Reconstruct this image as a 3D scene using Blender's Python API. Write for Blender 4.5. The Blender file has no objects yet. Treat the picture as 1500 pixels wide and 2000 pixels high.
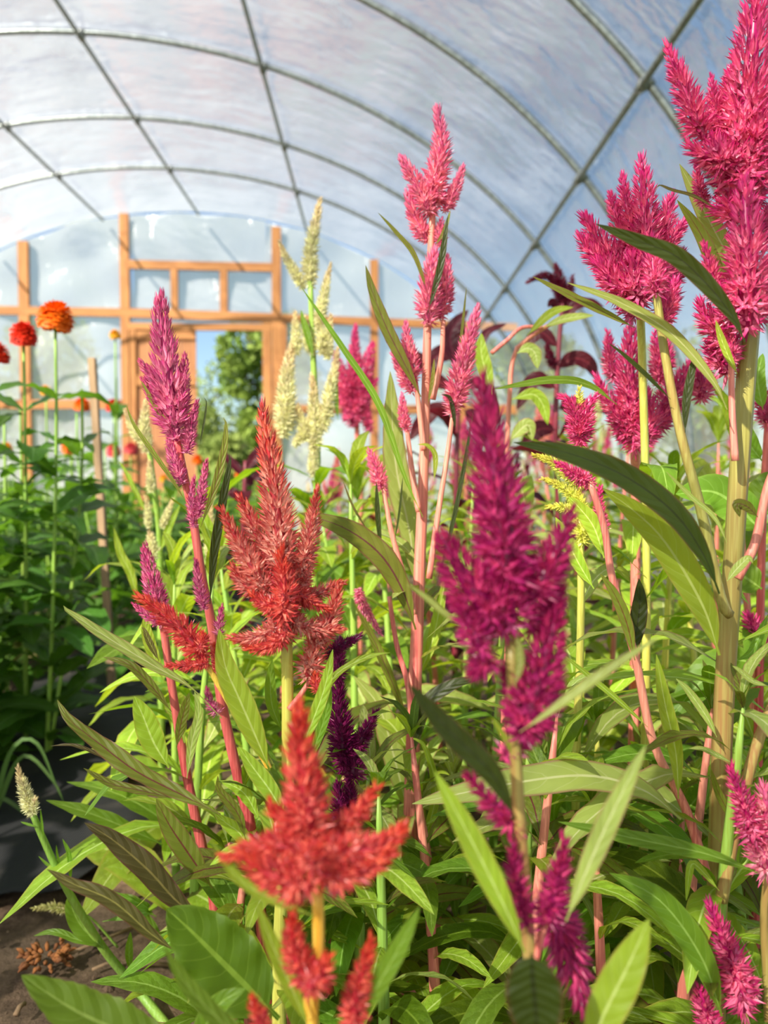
import bpy, math, random
import numpy as np
from mathutils import Vector, Matrix

# ------------------------------------------------------------------ camera, sky, sun, exposure
SC = bpy.context.scene
COL = SC.collection
PI = math.pi
H_CAM = 0.62
FPX = 1500.0
YAW, PITCH = 0.011, -0.041
_cy, _sy, _cp, _sp = math.cos(YAW), math.sin(YAW), math.cos(PITCH), math.sin(PITCH)
C_R = Vector((_cy, -_sy, 0)); C_F = Vector((_sy*_cp, _cy*_cp, _sp)); C_U = C_R.cross(C_F)
C_O = Vector((0, 0, H_CAM))
cd = bpy.data.cameras.new('camera'); cam = bpy.data.objects.new('camera', cd); COL.objects.link(cam)
cam.matrix_world = Matrix(((C_R.x, C_U.x, -C_F.x, C_O.x), (C_R.y, C_U.y, -C_F.y, C_O.y),
                           (C_R.z, C_U.z, -C_F.z, C_O.z), (0, 0, 0, 1)))
cd.sensor_fit = 'HORIZONTAL'; cd.sensor_width = 26.0; cd.lens = 26.0
cd.clip_start = 0.02; cd.clip_end = 200
cd.dof.use_dof = True; cd.dof.focus_distance = 0.67; cd.dof.aperture_fstop = 5.2
SC.camera = cam

TO_SUN = Vector((-0.50, -0.62, 0.62)).normalized()
W = bpy.data.worlds.new('sky_world'); SC.world = W; W.use_nodes = True
wn = W.node_tree.nodes; wl = W.node_tree.links
sky = wn.new('ShaderNodeTexSky'); sky.sky_type = 'NISHITA'; sky.sun_disc = False
sky.sun_elevation = math.asin(TO_SUN.z); sky.sun_rotation = math.atan2(TO_SUN.x, TO_SUN.y)
sky.air_density = 1.0; sky.dust_density = 0.4; sky.ozone_density = 2.5
wl.new(sky.outputs[0], wn['Background'].inputs[0]); wn['Background'].inputs[1].default_value = 0.145
sd = bpy.data.lights.new('sun', 'SUN'); sun = bpy.data.objects.new('sun', sd); COL.objects.link(sun)
sun.rotation_euler = TO_SUN.to_track_quat('Z', 'Y').to_euler(); sun.location = (0, 0, 12)
sd.energy = 13.5; sd.color = (1.0, 0.91, 0.76); sd.angle = math.radians(0.9)
vs = SC.view_settings
vs.view_transform = 'Standard'; vs.look = 'None'; vs.gamma = 1.0; vs.use_curve_mapping = False
vs.exposure = 0.32

# ------------------------------------------------------------------ helpers
def lin(r, g, b):
    f = lambda c: (c/255/12.92) if c/255 <= 0.04045 else ((c/255+0.055)/1.055)**2.4
    return (f(r), f(g), f(b), 1.0)

def P(px, py, d):
    """photo pixel + distance along the optical axis -> world point"""
    return C_O + (C_R*((px-750)/FPX) - C_U*((py-1000)/FPX) + C_F)*d

def on_y(px, py, y):
    v = C_R*((px-750)/FPX) - C_U*((py-1000)/FPX) + C_F
    return C_O + v*(y/v.y)

def on_ground(px, py, z=0.0):
    v = C_R*((px-750)/FPX) - C_U*((py-1000)/FPX) + C_F
    return C_O + v*((z-H_CAM)/v.z)

def tag(o, label=None, cat=None, group=None, kind=None):
    if label: o['label'] = label
    if cat: o['category'] = cat
    if group: o['group'] = group
    if kind: o['kind'] = kind
    return o

def empty(name, loc=(0, 0, 0)):
    o = bpy.data.objects.new(name, None); o.empty_display_size = 0.05
    COL.objects.link(o); o.location = loc
    return o

def mesh_obj(name, me, parent=None, loc=None):
    o = bpy.data.objects.new(name, me); COL.objects.link(o)
    if parent: o.parent = parent
    if loc is not None: o.location = loc
    return o

def make_mesh(name, verts, faces, mat, smooth=True, uv=None, col=None):
    me = bpy.data.meshes.new(name)
    me.from_pydata([tuple(v) for v in verts], [], faces)
    if uv is not None:
        l = me.uv_layers.new(name='UVMap')
        idx = np.empty(len(me.loops), dtype=np.int32); me.loops.foreach_get('vertex_index', idx)
        l.data.foreach_set('uv', np.asarray(uv, dtype=np.float32)[idx].ravel())
    if col is not None:
        a = me.attributes.new('col', 'FLOAT_COLOR', 'POINT')
        a.data.foreach_set('color', np.asarray(col, dtype=np.float32).ravel())
    if mat: me.materials.append(mat)
    if smooth: me.polygons.foreach_set('use_smooth', np.ones(len(me.polygons), dtype=bool))
    me.update()
    return me

class MB:
    def __init__(s): s.v = []; s.f = []
    def box(s, c, size, rot=None):
        n = len(s.v); hx, hy, hz = size[0]/2, size[1]/2, size[2]/2
        for z in (-hz, hz):
            for x, y in ((-hx, -hy), (hx, -hy), (hx, hy), (-hx, hy)):
                p = Vector((x, y, z))
                if rot: p = rot @ p
                s.v.append(Vector(c)+p)
        for f in ((3, 2, 1, 0), (4, 5, 6, 7), (0, 1, 5, 4), (1, 2, 6, 5), (2, 3, 7, 6), (3, 0, 4, 7)):
            s.f.append([n+i for i in f])
    def beam(s, a, b, w, dpt, up=Vector((0, 1, 0))):
        """board from a to b, w across, dpt along up"""
        a, b = Vector(a), Vector(b); t = (b-a).normalized(); u = up; x = t.cross(u).normalized()
        rot = Matrix((x, u, t)).transposed()
        s.box((a+b)/2, (w, dpt, (b-a).length), rot)
    def tube(s, pts, r, sides=10, ridge=0.0, cap=True):
        n0 = len(s.v); pts = [Vector(p) for p in pts]
        rr = r if isinstance(r, (list, tuple)) else [r]*len(pts)
        ref = Vector((0, 0, 1)) if abs((pts[1]-pts[0]).normalized().z) < 0.9 else Vector((1, 0, 0))
        for i, p in enumerate(pts):
            t = (pts[min(i+1, len(pts)-1)]-pts[max(i-1, 0)]).normalized()
            x = ref - t*ref.dot(t); x.normalize(); ref = x; y = t.cross(x)
            for k in range(sides):
                a = 2*PI*k/sides; q = rr[i]*(1+ridge*(1 if k % 2 else -1))
                s.v.append(p + x*math.cos(a)*q + y*math.sin(a)*q)
        for i in range(len(pts)-1):
            for k in range(sides):
                a = n0+i*sides+k; b = n0+i*sides+(k+1) % sides
                s.f.append([a, b, b+sides, a+sides])
        if cap:
            s.f.append([n0+k for k in range(sides)][::-1])
            m = n0+(len(pts)-1)*sides; s.f.append([m+k for k in range(sides)])
    def build(s, name, mat, parent=None, smooth=False, off=None):
        v = s.v if off is None else [Vector(p)-off for p in s.v]
        return mesh_obj(name, make_mesh(name, v, s.f, mat, smooth), parent)

def catmull(pts, n):
    pts = [Vector(p) for p in pts]
    if len(pts) == 2: return [pts[0].lerp(pts[1], i/n) for i in range(n+1)]
    q = [pts[0]*2-pts[1]]+pts+[pts[-1]*2-pts[-2]]
    L = [0]
    for a, b in zip(pts, pts[1:]): L.append(L[-1]+(b-a).length)
    out = []
    for i in range(n+1):
        t = L[-1]*i/n; k = 0
        while k < len(pts)-2 and t > L[k+1]: k += 1
        u = (t-L[k])/max(L[k+1]-L[k], 1e-9)
        p0, p1, p2, p3 = q[k:k+4]
        out.append(0.5*((2*p1)+(p2-p0)*u+(2*p0-5*p1+4*p2-p3)*u*u+(3*p1-p0-3*p2+p3)*u**3))
    return out

# ------------------------------------------------------------------ materials
class NT:
    def __init__(s, name):
        s.m = bpy.data.materials.new(name); s.m.use_nodes = True
        s.t = s.m.node_tree; s.t.nodes.clear(); s.out = s.n('ShaderNodeOutputMaterial')
    def n(s, typ, **kw):
        nd = s.t.nodes.new(typ)
        for k, v in kw.items(): setattr(nd, k, v)
        return nd
    def l(s, a, b): s.t.links.new(a, b)
    def val(s, sock, v):
        if isinstance(v, bpy.types.NodeSocket): s.l(v, sock)
        else: sock.default_value = v
    def math(s, op, a, b=0.0, c=0.0, clamp=False):
        nd = s.n('ShaderNodeMath', operation=op, use_clamp=clamp)
        s.val(nd.inputs[0], a); s.val(nd.inputs[1], b); s.val(nd.inputs[2], c)
        return nd.outputs[0]
    def mix(s, f, a, b):
        nd = s.n('ShaderNodeMix', data_type='RGBA')
        s.val(nd.inputs[0], f); s.val(nd.inputs[6], a); s.val(nd.inputs[7], b)
        return nd.outputs[2]
    def noise(s, scale, vec=None, detail=3, rough=0.55):
        nd = s.n('ShaderNodeTexNoise'); nd.inputs['Scale'].default_value = scale
        nd.inputs['Detail'].default_value = detail; nd.inputs['Roughness'].default_value = rough
        if vec: s.l(vec, nd.inputs['Vector'])
        return nd.outputs[0]
    def coord(s, out='Object', scale=(1, 1, 1), rot=(0, 0, 0)):
        tc = s.n('ShaderNodeTexCoord'); mp = s.n('ShaderNodeMapping')
        mp.inputs['Scale'].default_value = scale; mp.inputs['Rotation'].default_value = rot
        s.l(tc.outputs[out], mp.inputs['Vector']); return mp.outputs[0]
    def ramp(s, f, a, b):
        nd = s.n('ShaderNodeMapRange', clamp=True, interpolation_type='SMOOTHSTEP')
        s.val(nd.inputs[0], f); nd.inputs[1].default_value = a; nd.inputs[2].default_value = b
        return nd.outputs[0]
    def bump(s, h, strength=0.3, dist=0.01):
        nd = s.n('ShaderNodeBump'); nd.inputs['Strength'].default_value = strength
        nd.inputs['Distance'].default_value = dist; s.l(h, nd.inputs['Height']); return nd.outputs[0]
    def pbr(s, col, rough=0.6, metal=0.0, spec=0.5, normal=None):
        nd = s.n('ShaderNodeBsdfPrincipled'); s.val(nd.inputs['Base Color'], col)
        s.val(nd.inputs['Roughness'], rough); nd.inputs['Metallic'].default_value = metal
        nd.inputs['Specular IOR Level'].default_value = spec
        if normal: s.l(normal, nd.inputs['Normal'])
        return nd.outputs[0]
    def mixsh(s, f, a, b):
        nd = s.n('ShaderNodeMixShader'); s.val(nd.inputs[0], f); s.l(a, nd.inputs[1]); s.l(b, nd.inputs[2])
        return nd.outputs[0]
    def done(s, sh): s.l(sh, s.out.inputs[0]); return s.m

def flower_mat(name, base, tip, top, trans=0.35):
    t = NT(name); a = t.n('ShaderNodeAttribute', attribute_name='col')
    sp = t.n('ShaderNodeSeparateColor'); t.l(a.outputs[0], sp.inputs[0])
    f = t.ramp(sp.outputs[0], 0.10, 0.95)
    up = t.ramp(sp.outputs[2], 0.50, 0.95)
    tipc = t.mix(up, lin(*tip), lin(*top))
    basec = t.mix(t.math('MULTIPLY', up, 0.6), lin(*base), lin(*top))
    c = t.mix(f, basec, tipc)
    pale = t.math('MULTIPLY', t.ramp(sp.outputs[1], 0.5, 1.0), t.math('SUBTRACT', 0.55, t.math('MULTIPLY', up, 0.35)))
    c = t.mix(pale, c, lin(*base))
    hs = t.n('ShaderNodeHueSaturation'); t.l(c, hs.inputs['Color'])
    t.l(t.math('ADD', t.math('MULTIPLY', sp.outputs[1], 0.7), 0.65), hs.inputs['Value'])
    t.l(t.math('ADD', t.math('MULTIPLY', sp.outputs[1], 0.025), 0.4875), hs.inputs['Hue'])
    p = t.pbr(hs.outputs[0], 0.33, 0, 0.55)
    tr = t.n('ShaderNodeBsdfTranslucent'); t.l(hs.outputs[0], tr.inputs[0])
    return t.done(t.mixsh(trans, p, tr.outputs[0]))

def leaf_mat(name, face, vein, edge, glow, nv=9, trans=0.42, veinw=0.05, rough=0.45):
    t = NT(name)
    uv = t.n('ShaderNodeUVMap'); sp = t.n('ShaderNodeSeparateXYZ'); t.l(uv.outputs[0], sp.inputs[0])
    u = sp.outputs[0]
    av = t.math('ABSOLUTE', t.math('SUBTRACT', t.math('MULTIPLY', sp.outputs[1], 2.0), 1.0))
    wob = t.math('MULTIPLY', t.noise(45, t.coord('Object')), 0.7)
    curve = t.math('POWER', av, 1.4)
    q = t.math('ADD', t.math('SUBTRACT', t.math('MULTIPLY', u, nv), t.math('MULTIPLY', curve, 1.3)), wob)
    fr = t.math('ABSOLUTE', t.math('SUBTRACT', t.math('FRACT', q), 0.5))
    side = t.math('GREATER_THAN', fr, 0.5-veinw*0.6)
    side = t.math('MULTIPLY', side, t.math('LESS_THAN', av, 0.86))
    mid = t.math('LESS_THAN', av, t.math('SUBTRACT', 0.10, t.math('MULTIPLY', u, 0.06)))
    v = t.math('MAXIMUM', t.math('MULTIPLY', side, 0.34), mid)
    oi = t.n('ShaderNodeObjectInfo')
    n1 = t.noise(26, t.coord('Object'))
    base = t.mix(t.ramp(n1, 0.3, 0.7), lin(*face), tuple(c*0.72 for c in lin(*face)[:3])+(1,))
    base = t.mix(t.ramp(av, 0.80, 1.0), base, lin(*edge))
    c = t.mix(v, base, lin(*vein))
    hs = t.n('ShaderNodeHueSaturation'); t.l(c, hs.inputs['Color'])
    t.l(t.math('ADD', t.math('MULTIPLY', oi.outputs['Random'], 0.5), 0.75), hs.inputs['Value'])
    t.l(t.math('ADD', t.math('MULTIPLY', oi.outputs['Random'], 0.03), 0.487), hs.inputs['Hue'])
    gl = t.n('ShaderNodeHueSaturation'); t.l(t.mix(t.math('MULTIPLY', v, 0.6), lin(*glow), lin(*vein)), gl.inputs['Color'])
    t.l(t.math('ADD', t.math('MULTIPLY', oi.outputs['Random'], 0.4), 0.8), gl.inputs['Value'])
    h = t.math('SUBTRACT', t.math('SUBTRACT', 0.5, fr), mid)
    b = t.bump(h, 0.32, 0.003)
    p = t.pbr(hs.outputs[0], rough, 0, 0.28, b)
    tr = t.n('ShaderNodeBsdfTranslucent'); t.l(gl.outputs[0], tr.inputs[0]); t.l(b, tr.inputs['Normal'])
    return t.done(t.mixsh(trans, p, tr.outputs[0]))

def stem_mat(name, a, b, stripes=1.0):
    t = NT(name)
    n1 = t.noise(14, t.coord('Object', (1, 1, 0.25)), 3)
    n2 = t.noise(420, t.coord('Object', (1, 1, 0.02)), 2)
    c = t.mix(t.ramp(n1, 0.35, 0.65), lin(*a), lin(*b))
    c = t.mix(t.math('MULTIPLY', t.ramp(n2, 0.45, 0.6), 0.45*stripes), c, tuple(min(1, x*1.5+0.04) for x in lin(*b)[:3])+(1,))
    p = t.pbr(c, 0.42, 0, 0.4, t.bump(n2, 0.25, 0.002))
    return t.done(p)

def plain(name, col, rough=0.6, metal=0, nscale=0, ncol=None, bump=0, stretch=(1, 1, 1), spec=0.5):
    t = NT(name); c = lin(*col); nb = None
    if nscale:
        n = t.noise(nscale, t.coord('Object', stretch), 5)
        c = t.mix(t.ramp(n, 0.3, 0.7), c, lin(*ncol))
        if bump: nb = t.bump(n, bump, 0.01)
    return t.done(t.pbr(c, rough, metal, spec, nb))

FM = {
 'coral':   flower_mat('coral_bracts', (252, 206, 188), (212, 62, 62), (208, 42, 24)),
 'coralred':flower_mat('scarlet_bracts', (246, 142, 130), (216, 48, 52), (220, 64, 36)),
 'magenta': flower_mat('rose_magenta_bracts', (242, 172, 196), (200, 50, 126), (190, 36, 108)),
 'fgmag':   flower_mat('deep_magenta_bracts', (226, 84, 146), (168, 8, 96), (160, 6, 82)),
 'pink':    flower_mat('soft_pink_bracts', (250, 178, 190), (226, 78, 134), (238, 108, 160)),
 'hot':     flower_mat('hot_pink_bracts', (246, 140, 178), (202, 10, 104), (220, 34, 128)),
 'cream':   flower_mat('cream_bracts', (236, 236, 190), (232, 224, 176), (234, 206, 160)),
 'plum':    flower_mat('plum_bracts', (150, 46, 104), (112, 16, 76), (120, 18, 84)),
 'burg':    flower_mat('burgundy_bracts', (110, 24, 52), (92, 14, 40), (110, 16, 46)),
 'yellow':  flower_mat('pale_yellow_bracts', (228, 232, 120), (222, 220, 104), (228, 214, 90)),
 'bristle': flower_mat('foxtail_bristles', (150, 160, 80), (196, 186, 120), (190, 180, 110)),
}
LM = {
 'lime':  leaf_mat('lime_leaf', (150, 178, 54), (194, 212, 116), (160, 156, 66), (206, 226, 44)),
 'green': leaf_mat('green_leaf', (106, 140, 40), (146, 176, 80), (112, 138, 46), (158, 196, 24)),
 'olive': leaf_mat('olive_red_vein_leaf', (118, 126, 46), (104, 38, 48), (118, 60, 56), (150, 166, 40)),
 'pale':  leaf_mat('pale_red_edge_leaf', (162, 178, 90), (200, 204, 142), (146, 96, 82), (200, 212, 80)),
 'dark':  leaf_mat('shaded_olive_leaf', (50, 62, 18), (36, 42, 14), (78, 54, 34), (92, 108, 16), 9, 0.34),  # olive darkened in the base colour to stand in for shade
 'brown': leaf_mat('bronze_leaf', (92, 84, 44), (150, 140, 74), (104, 52, 50), (120, 120, 36)),
 'zin':   leaf_mat('zinnia_leaf', (80, 118, 44), (112, 146, 78), (80, 118, 44), (116, 164, 36), 5),
 'burg':  leaf_mat('burgundy_leaf', (74, 18, 34), (120, 40, 56), (74, 18, 34), (120, 22, 40)),
 'deep':  leaf_mat('shaded_green_leaf', (84, 108, 18), (124, 146, 46), (94, 116, 30), (118, 150, 8), 8, 0.42),  # darker green, with the shade on the broad leaf put into its colour
 'grass': leaf_mat('grass_blade', (86, 112, 58), (120, 142, 86), (86, 112, 58), (110, 150, 50), 1),
}
SM = {
 'pink':  stem_mat('rose_stem', (196, 96, 92), (206, 132, 112)),
 'crim':  stem_mat('crimson_stem', (176, 58, 66), (198, 96, 90)),
 'yel':   stem_mat('yellow_green_stem', (196, 186, 86), (172, 176, 80)),
 'oran':  stem_mat('amber_stem', (214, 160, 56), (206, 176, 72)),
 'brown': stem_mat('tan_stem', (164, 124, 76), (142, 138, 66)),
 'green': stem_mat('green_stem', (142, 170, 70), (120, 158, 64)),
 'burg':  stem_mat('burgundy_stem', (120, 30, 46), (96, 24, 40)),
}

def film_mat(name, tint, trans, transl, bumpscale):
    t = NT(name)
    fold = t.noise(bumpscale, t.coord('Object', (1.6, 1.0, 0.35), (0.0, 0.6, 0)) if name.startswith('end') else t.coord('Object', (0.8, 1.6, 0.8), (0, 0.3, 0.4)), 4, 0.5)
    fine = t.noise(bumpscale*5, t.coord('Object', (1, 1, 1)), 3)
    h = t.math('ADD', fold, t.math('MULTIPLY', fine, 0.12))
    nb = t.bump(h, 1.0 if name.startswith('end') else 0.6, 0.14 if name.startswith('end') else 0.10)
    dirt = t.ramp(t.noise(1.1, t.coord('Object')), 0.35, 0.75)
    tr = t.n('ShaderNodeBsdfTransparent'); tr.inputs[0].default_value = tint
    tl = t.n('ShaderNodeBsdfTranslucent'); t.l(nb, tl.inputs['Normal'])
    t.l(t.mix(dirt, (0.90, 0.91, 0.92, 1), (0.80, 0.80, 0.79, 1)), tl.inputs[0])
    df = t.n('ShaderNodeBsdfDiffuse'); df.inputs[0].default_value = (0.82, 0.84, 0.86, 1)
    gl = t.n('ShaderNodeBsdfGlossy'); gl.inputs['Roughness'].default_value = 0.16; t.l(nb, gl.inputs['Normal'])
    a = t.mixsh(0.35, tl.outputs[0], df.outputs[0])
    b = t.mixsh(trans, a, tr.outputs[0])
    fr = t.n('ShaderNodeLayerWeight'); fr.inputs[0].default_value = 0.22; t.l(nb, fr.inputs['Normal'])
    c = t.mixsh(t.math('MULTIPLY', fr.outputs['Fresnel'], 0.5 if name.startswith('end') else 0.3), b, gl.outputs[0])
    return t.done(c)

M_film = film_mat('greenhouse_film', (0.95, 0.96, 0.97, 1), 0.62, 0.4, 1.9)
M_endfilm = film_mat('end_wall_film', (0.92, 0.97, 1.0, 1), 0.30, 0.3, 1.7)
M_steel = plain('galvanised_steel', (150, 158, 158), 0.38, 0.75, 40, (116, 124, 124), 0.1)
M_clamp = plain('clamp_steel', (120, 124, 122), 0.4, 0.8, 60, (150, 152, 150))
M_wood = plain('pine_framing', (182, 126, 70), 0.7, 0, 5, (150, 96, 48), 0.2, (9, 9, 0.6))
M_woodh = plain('pine_framing_rail', (182, 126, 70), 0.7, 0, 5, (152, 98, 50), 0.2, (0.6, 9, 9))
M_door = plain('door_planks', (178, 124, 82), 0.75, 0, 6, (150, 98, 60), 0.2, (9, 9, 0.5))
M_stake = plain('weathered_stake', (170, 140, 106), 0.8, 0, 12, (128, 104, 80), 0.3, (4, 4, 0.5))
M_bark = plain('bark', (92, 76, 62), 0.9, 0, 14, (60, 48, 40), 0.5, (3, 3, 0.6))
M_dry = plain('dried_flower', (150, 92, 44), 0.85, 0, 70, (104, 60, 30), 0.3)
M_twig = plain('dry_twig', (140, 112, 84), 0.9, 0, 60, (104, 84, 64), 0.2)
M_grassg = plain('outside_grass', (108, 128, 60), 0.95, 0, 6, (88, 104, 48), 0.4)

def soil_mat():
    t = NT('garden_soil'); n = t.noise(22, t.coord('Object'), 8, 0.7); m = t.noise(3.5, t.coord('Object'), 3)
    c = t.mix(t.ramp(n, 0.35, 0.7), lin(70, 54, 42), lin(132, 108, 88))
    c = t.mix(t.ramp(m, 0.45, 0.7), c, lin(96, 80, 66))
    return t.done(t.pbr(c, 0.95, 0, 0.2, t.bump(n, 0.9, 0.02)))
def fabric_mat():
    t = NT('landscape_fabric')
    w = t.n('ShaderNodeTexWave', wave_type='BANDS', bands_direction='X'); w.inputs['Scale'].default_value = 90
    w2 = t.n('ShaderNodeTexWave', wave_type='BANDS', bands_direction='Y'); w2.inputs['Scale'].default_value = 90
    t.l(t.coord('Object'), w.inputs['Vector']); t.l(t.coord('Object'), w2.inputs['Vector'])
    n = t.noise(9, t.coord('Object'), 6, 0.65)
    c = t.mix(t.ramp(n, 0.5, 0.78), lin(26, 27, 30), lin(62, 58, 54))
    h = t.math('ADD', t.math('ADD', w.outputs[1], w2.outputs[1]), t.math('MULTIPLY', n, 3))
    return t.done(t.pbr(c, 0.75, 0, 0.35, t.bump(h, 0.4, 0.006)))
M_soil, M_fabric = soil_mat(), fabric_mat()

# ------------------------------------------------------------------ greenhouse shell
CX, CZ, EA, EB = -2.23, H_CAM+0.02, 3.95, 3.017
HOOPS = [0.95, 2.05, 3.194, 4.171, 5.352, 6.579, 7.614]
Y_END, Y_BACK = 8.85, -2.4
HOOPS = [-1.4, -0.2] + HOOPS
TH = {'A': 0.06, 'B': 0.382, 'C': 1.008, 'D': -0.216, 'E': -0.55, 'F': -1.008}

def arch(s, off=0.0):
    """s in [-1,1]: -1 left ground, 1 right ground; off = inwards"""
    a, b = EA-off, EB-off; leg = CZ; arc = PI/2*math.sqrt((a*a+b*b)/2); tot = leg+arc
    d = abs(s)*tot; sg = 1 if s >= 0 else -1
    if d < arc:
        th = d/arc*PI/2
        return (CX+sg*a*math.sin(th), CZ+b*math.cos(th))
    return (CX+sg*a, CZ*(1-(d-arc)/leg))

def build_shell():
    rnd = random.Random(3)
    # floor
    nx, ny = 60, 60; v = []; f = []
    xs = np.linspace(CX-EA-0.3, CX+EA+0.3, nx+1); ys = np.linspace(Y_BACK-0.3, Y_END+0.2, ny+1)
    for y in ys:
        for x in xs:
            v.append((x, y, 0.012*math.sin(x*5.1+y*2.3)+0.010*math.sin(x*11+1)*math.cos(y*9.4)-0.012))
    for j in range(ny):
        for i in range(nx):
            a = j*(nx+1)+i; f.append((a, a+1, a+nx+2, a+nx+1))
    tag(mesh_obj('floor', make_mesh('floor', v, f, M_soil)), kind='structure')
    # outside ground
    m = MB(); m.box((0, 10, -0.13), (120, 120, 0.12)); tag(m.build('ground_outside', M_grassg), kind='structure')
    # path of landscape fabric on the soil
    v = []; f = []; ny = 90; nx = 14
    for j in range(ny+1):
        y = 1.12+(Y_END-0.6-1.12)*(j/ny)**1.6
        er = -0.46+0.05*math.sin(y*6.3)+0.03*math.sin(y*15+1)
        el = -1.02
        for i in range(nx+1):
            x = el+(er-el)*i/nx
            yy = y+(0.05*math.sin(x*13)+0.03*math.sin(x*31) if j == 0 else 0)
            v.append((x, yy, 0.026+0.008*math.sin(x*9+y*4)+0.006*math.sin(y*17+x*3)))
    for j in range(ny):
        for i in range(nx):
            a = j*(nx+1)+i; f.append((a, a+1, a+nx+2, a+nx+1))
    o = mesh_obj('landscape_fabric', make_mesh('landscape_fabric', v, f, M_fabric))
    sl = o.modifiers.new('thickness', 'SOLIDIFY'); sl.thickness = 0.003
    tag(o, 'black woven landscape fabric laid along the path beside the zinnias', 'ground cover')
    # film roof, one sheet
    ns, nl = 110, 120; v = []; f = []
    rr = np.random.RandomState(5)
    ph = rr.uniform(0, 6.28, 40); fs = rr.uniform(4, 26, 40); fl = rr.uniform(0.4, 3.0, 40); am = rr.uniform(0.3, 1, 40)
    for j in range(nl+1):
        y = Y_BACK+(Y_END+0.05-Y_BACK)*j/nl
        dn = min(abs(y-h) for h in HOOPS+[Y_END, Y_BACK])
        loose = min(1, dn/0.25)
        for i in range(ns+1):
            s = -1+2*i/ns
            w = sum(am[k]*math.sin(fs[k]*s*3+fl[k]*y+ph[k]) for k in range(14))*0.0042
            w += sum(am[k]*math.sin(fs[k]*s*0.6+fl[k]*y*2.2+ph[k]) for k in range(14, 24))*0.0034
            x, z = arch(s, -0.024-w*loose)
            v.append((x, y, max(z, 0)))
    for j in range(nl):
        for i in range(ns):
            a = j*(ns+1)+i; f.append((a, a+1, a+ns+2, a+ns+1))
    tag(mesh_obj('ceiling', make_mesh('ceiling', v, f, M_film)), kind='structure')
    # back end of film
    v = [(CX, Y_BACK, 0.5)]; f = []
    for i in range(61):
        x, z = arch(-1+2*i/60); v.append((x, Y_BACK, z))
    for i in range(60): f.append((0, i+1, i+2))
    tag(mesh_obj('wall_back', make_mesh('wall_back', v, f, M_endfilm)), kind='structure')
    # hoops
    names = ['farthest steel hoop, next to the timber end wall', 'second steel hoop from the timber end wall', 'third steel hoop from the timber end wall',
             'fourth steel hoop from the timber end wall', 'fifth steel hoop from the timber end wall', 'sixth steel hoop from the timber end wall',
             'seventh steel hoop from the timber end wall', 'eighth steel hoop from the timber end wall', 'ninth steel hoop from the timber end wall']
    for k, y in enumerate(HOOPS):
        m = MB(); pts = []
        for i in range(81):
            x, z = arch(-1+2*i/80, 0.0); pts.append((x, y, z))
        m.tube(pts, 0.0185, 12)
        root = empty('hoop_pipe', (CX, y, 0))
        m.build('pipe', M_steel, root, True, Vector((CX, y, 0)))
        for kk, th in TH.items():
            p = Vector((CX+EA*math.sin(th), y, CZ+EB*math.cos(th)))
            tdir = Vector((EA*math.cos(th), 0, -EB*math.sin(th))).normalized(); nin = Vector((-tdir.z, 0, tdir.x))
            if nin.z > 0: nin = -nin
            c = MB(); c.tube([p-tdir*0.028, p+tdir*0.028], 0.0235, 12)
            c.tube([p+nin*0.034-Vector((0, 0.03, 0)), p+nin*0.034+Vector((0, 0.03, 0))], 0.0205, 12)
            c.box(p+nin*0.022, (0.05, 0.03, 0.02), Matrix((tdir, Vector((0, 1, 0)), nin)).transposed())
            c.tube([p+tdir*0.02+nin*0.012, p+tdir*0.02+nin*0.06], 0.005, 6)
            c.build('clamp', M_clamp, root, True, Vector((CX, y, 0)))
        tag(root, 'curved galvanised '+names[len(HOOPS)-1-k], 'pipe', 'steel hoops of the greenhouse')
    pl = {'A': 'straight steel purlin pipe running under the ridge of the hoops', 'B': 'straight steel purlin pipe, first one right of the ridge purlin',
          'C': 'straight steel purlin pipe low on the blue right side of the roof', 'D': 'straight steel purlin pipe, first one left of the ridge purlin',
          'E': 'straight steel purlin pipe, second one left of the ridge purlin', 'F': 'straight steel purlin pipe low on the left side of the roof'}
    for kk, th in TH.items():
        tdir = Vector((EA*math.cos(th), 0, -EB*math.sin(th))).normalized(); nin = Vector((-tdir.z, 0, tdir.x))
        if nin.z > 0: nin = -nin
        p = Vector((CX+EA*math.sin(th), 0, CZ+EB*math.cos(th)))+nin*0.034
        m = MB(); m.tube([p+Vector((0, Y_BACK+0.02, 0)), p+Vector((0, 3, 0)), p+Vector((0, Y_END-0.03, 0))], 0.0155, 12)
        tag(m.build('purlin_pipe', M_steel, None, True), pl[kk], 'pipe', 'straight purlin pipes')
    # end wall in pine and film
    root = empty('wall_front', (CX, Y_END, 0)); tag(root, kind='structure'); off = Vector((CX, Y_END, 0))
    def XZ(px, py): p = on_y(px, py, Y_END); return p.x, p.z
    def archz(x): return CZ+EB*math.sqrt(max(0, 1-((x-CX)/EA)**2)) if abs(x-CX) < EA else 0
    def stud(px0, px1, top, bot, name='stud'):
        x0, z0 = XZ((px0+px1)/2, top); w = (px1-px0)/FPX*Y_END
        x1, z1 = XZ((px0+px1)/2, bot) if bot else (x0, 0.0)
        if bot is None: x1, z1 = x0, 0.0
        m = MB(); m.beam((x0, Y_END, z1), (x0, Y_END, z0), w, 0.06); m.build(name, M_wood, root, False, off)
    def rail(a, b, w, name='rail', dep=0.055, y=-0.004):
        x0, z0 = XZ(*a); x1, z1 = XZ(*b)
        m = MB(); m.beam((x0, Y_END+y, z0), (x1, Y_END+y, z1), w, dep); m.build(name, M_woodh, root, False, off)
    for a, b, t in ((36, 55, 472), (234, 251, 418), (531, 548, 444), (723, 739, 508)): stud(a, b, t, None)
    for xl in (-5.0, -5.7): 
        m = MB(); m.beam((xl, Y_END, 0), (xl, Y_END, archz(xl)-0.02), 0.1, 0.06); m.build('stud', M_wood, root, False, off)
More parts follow.
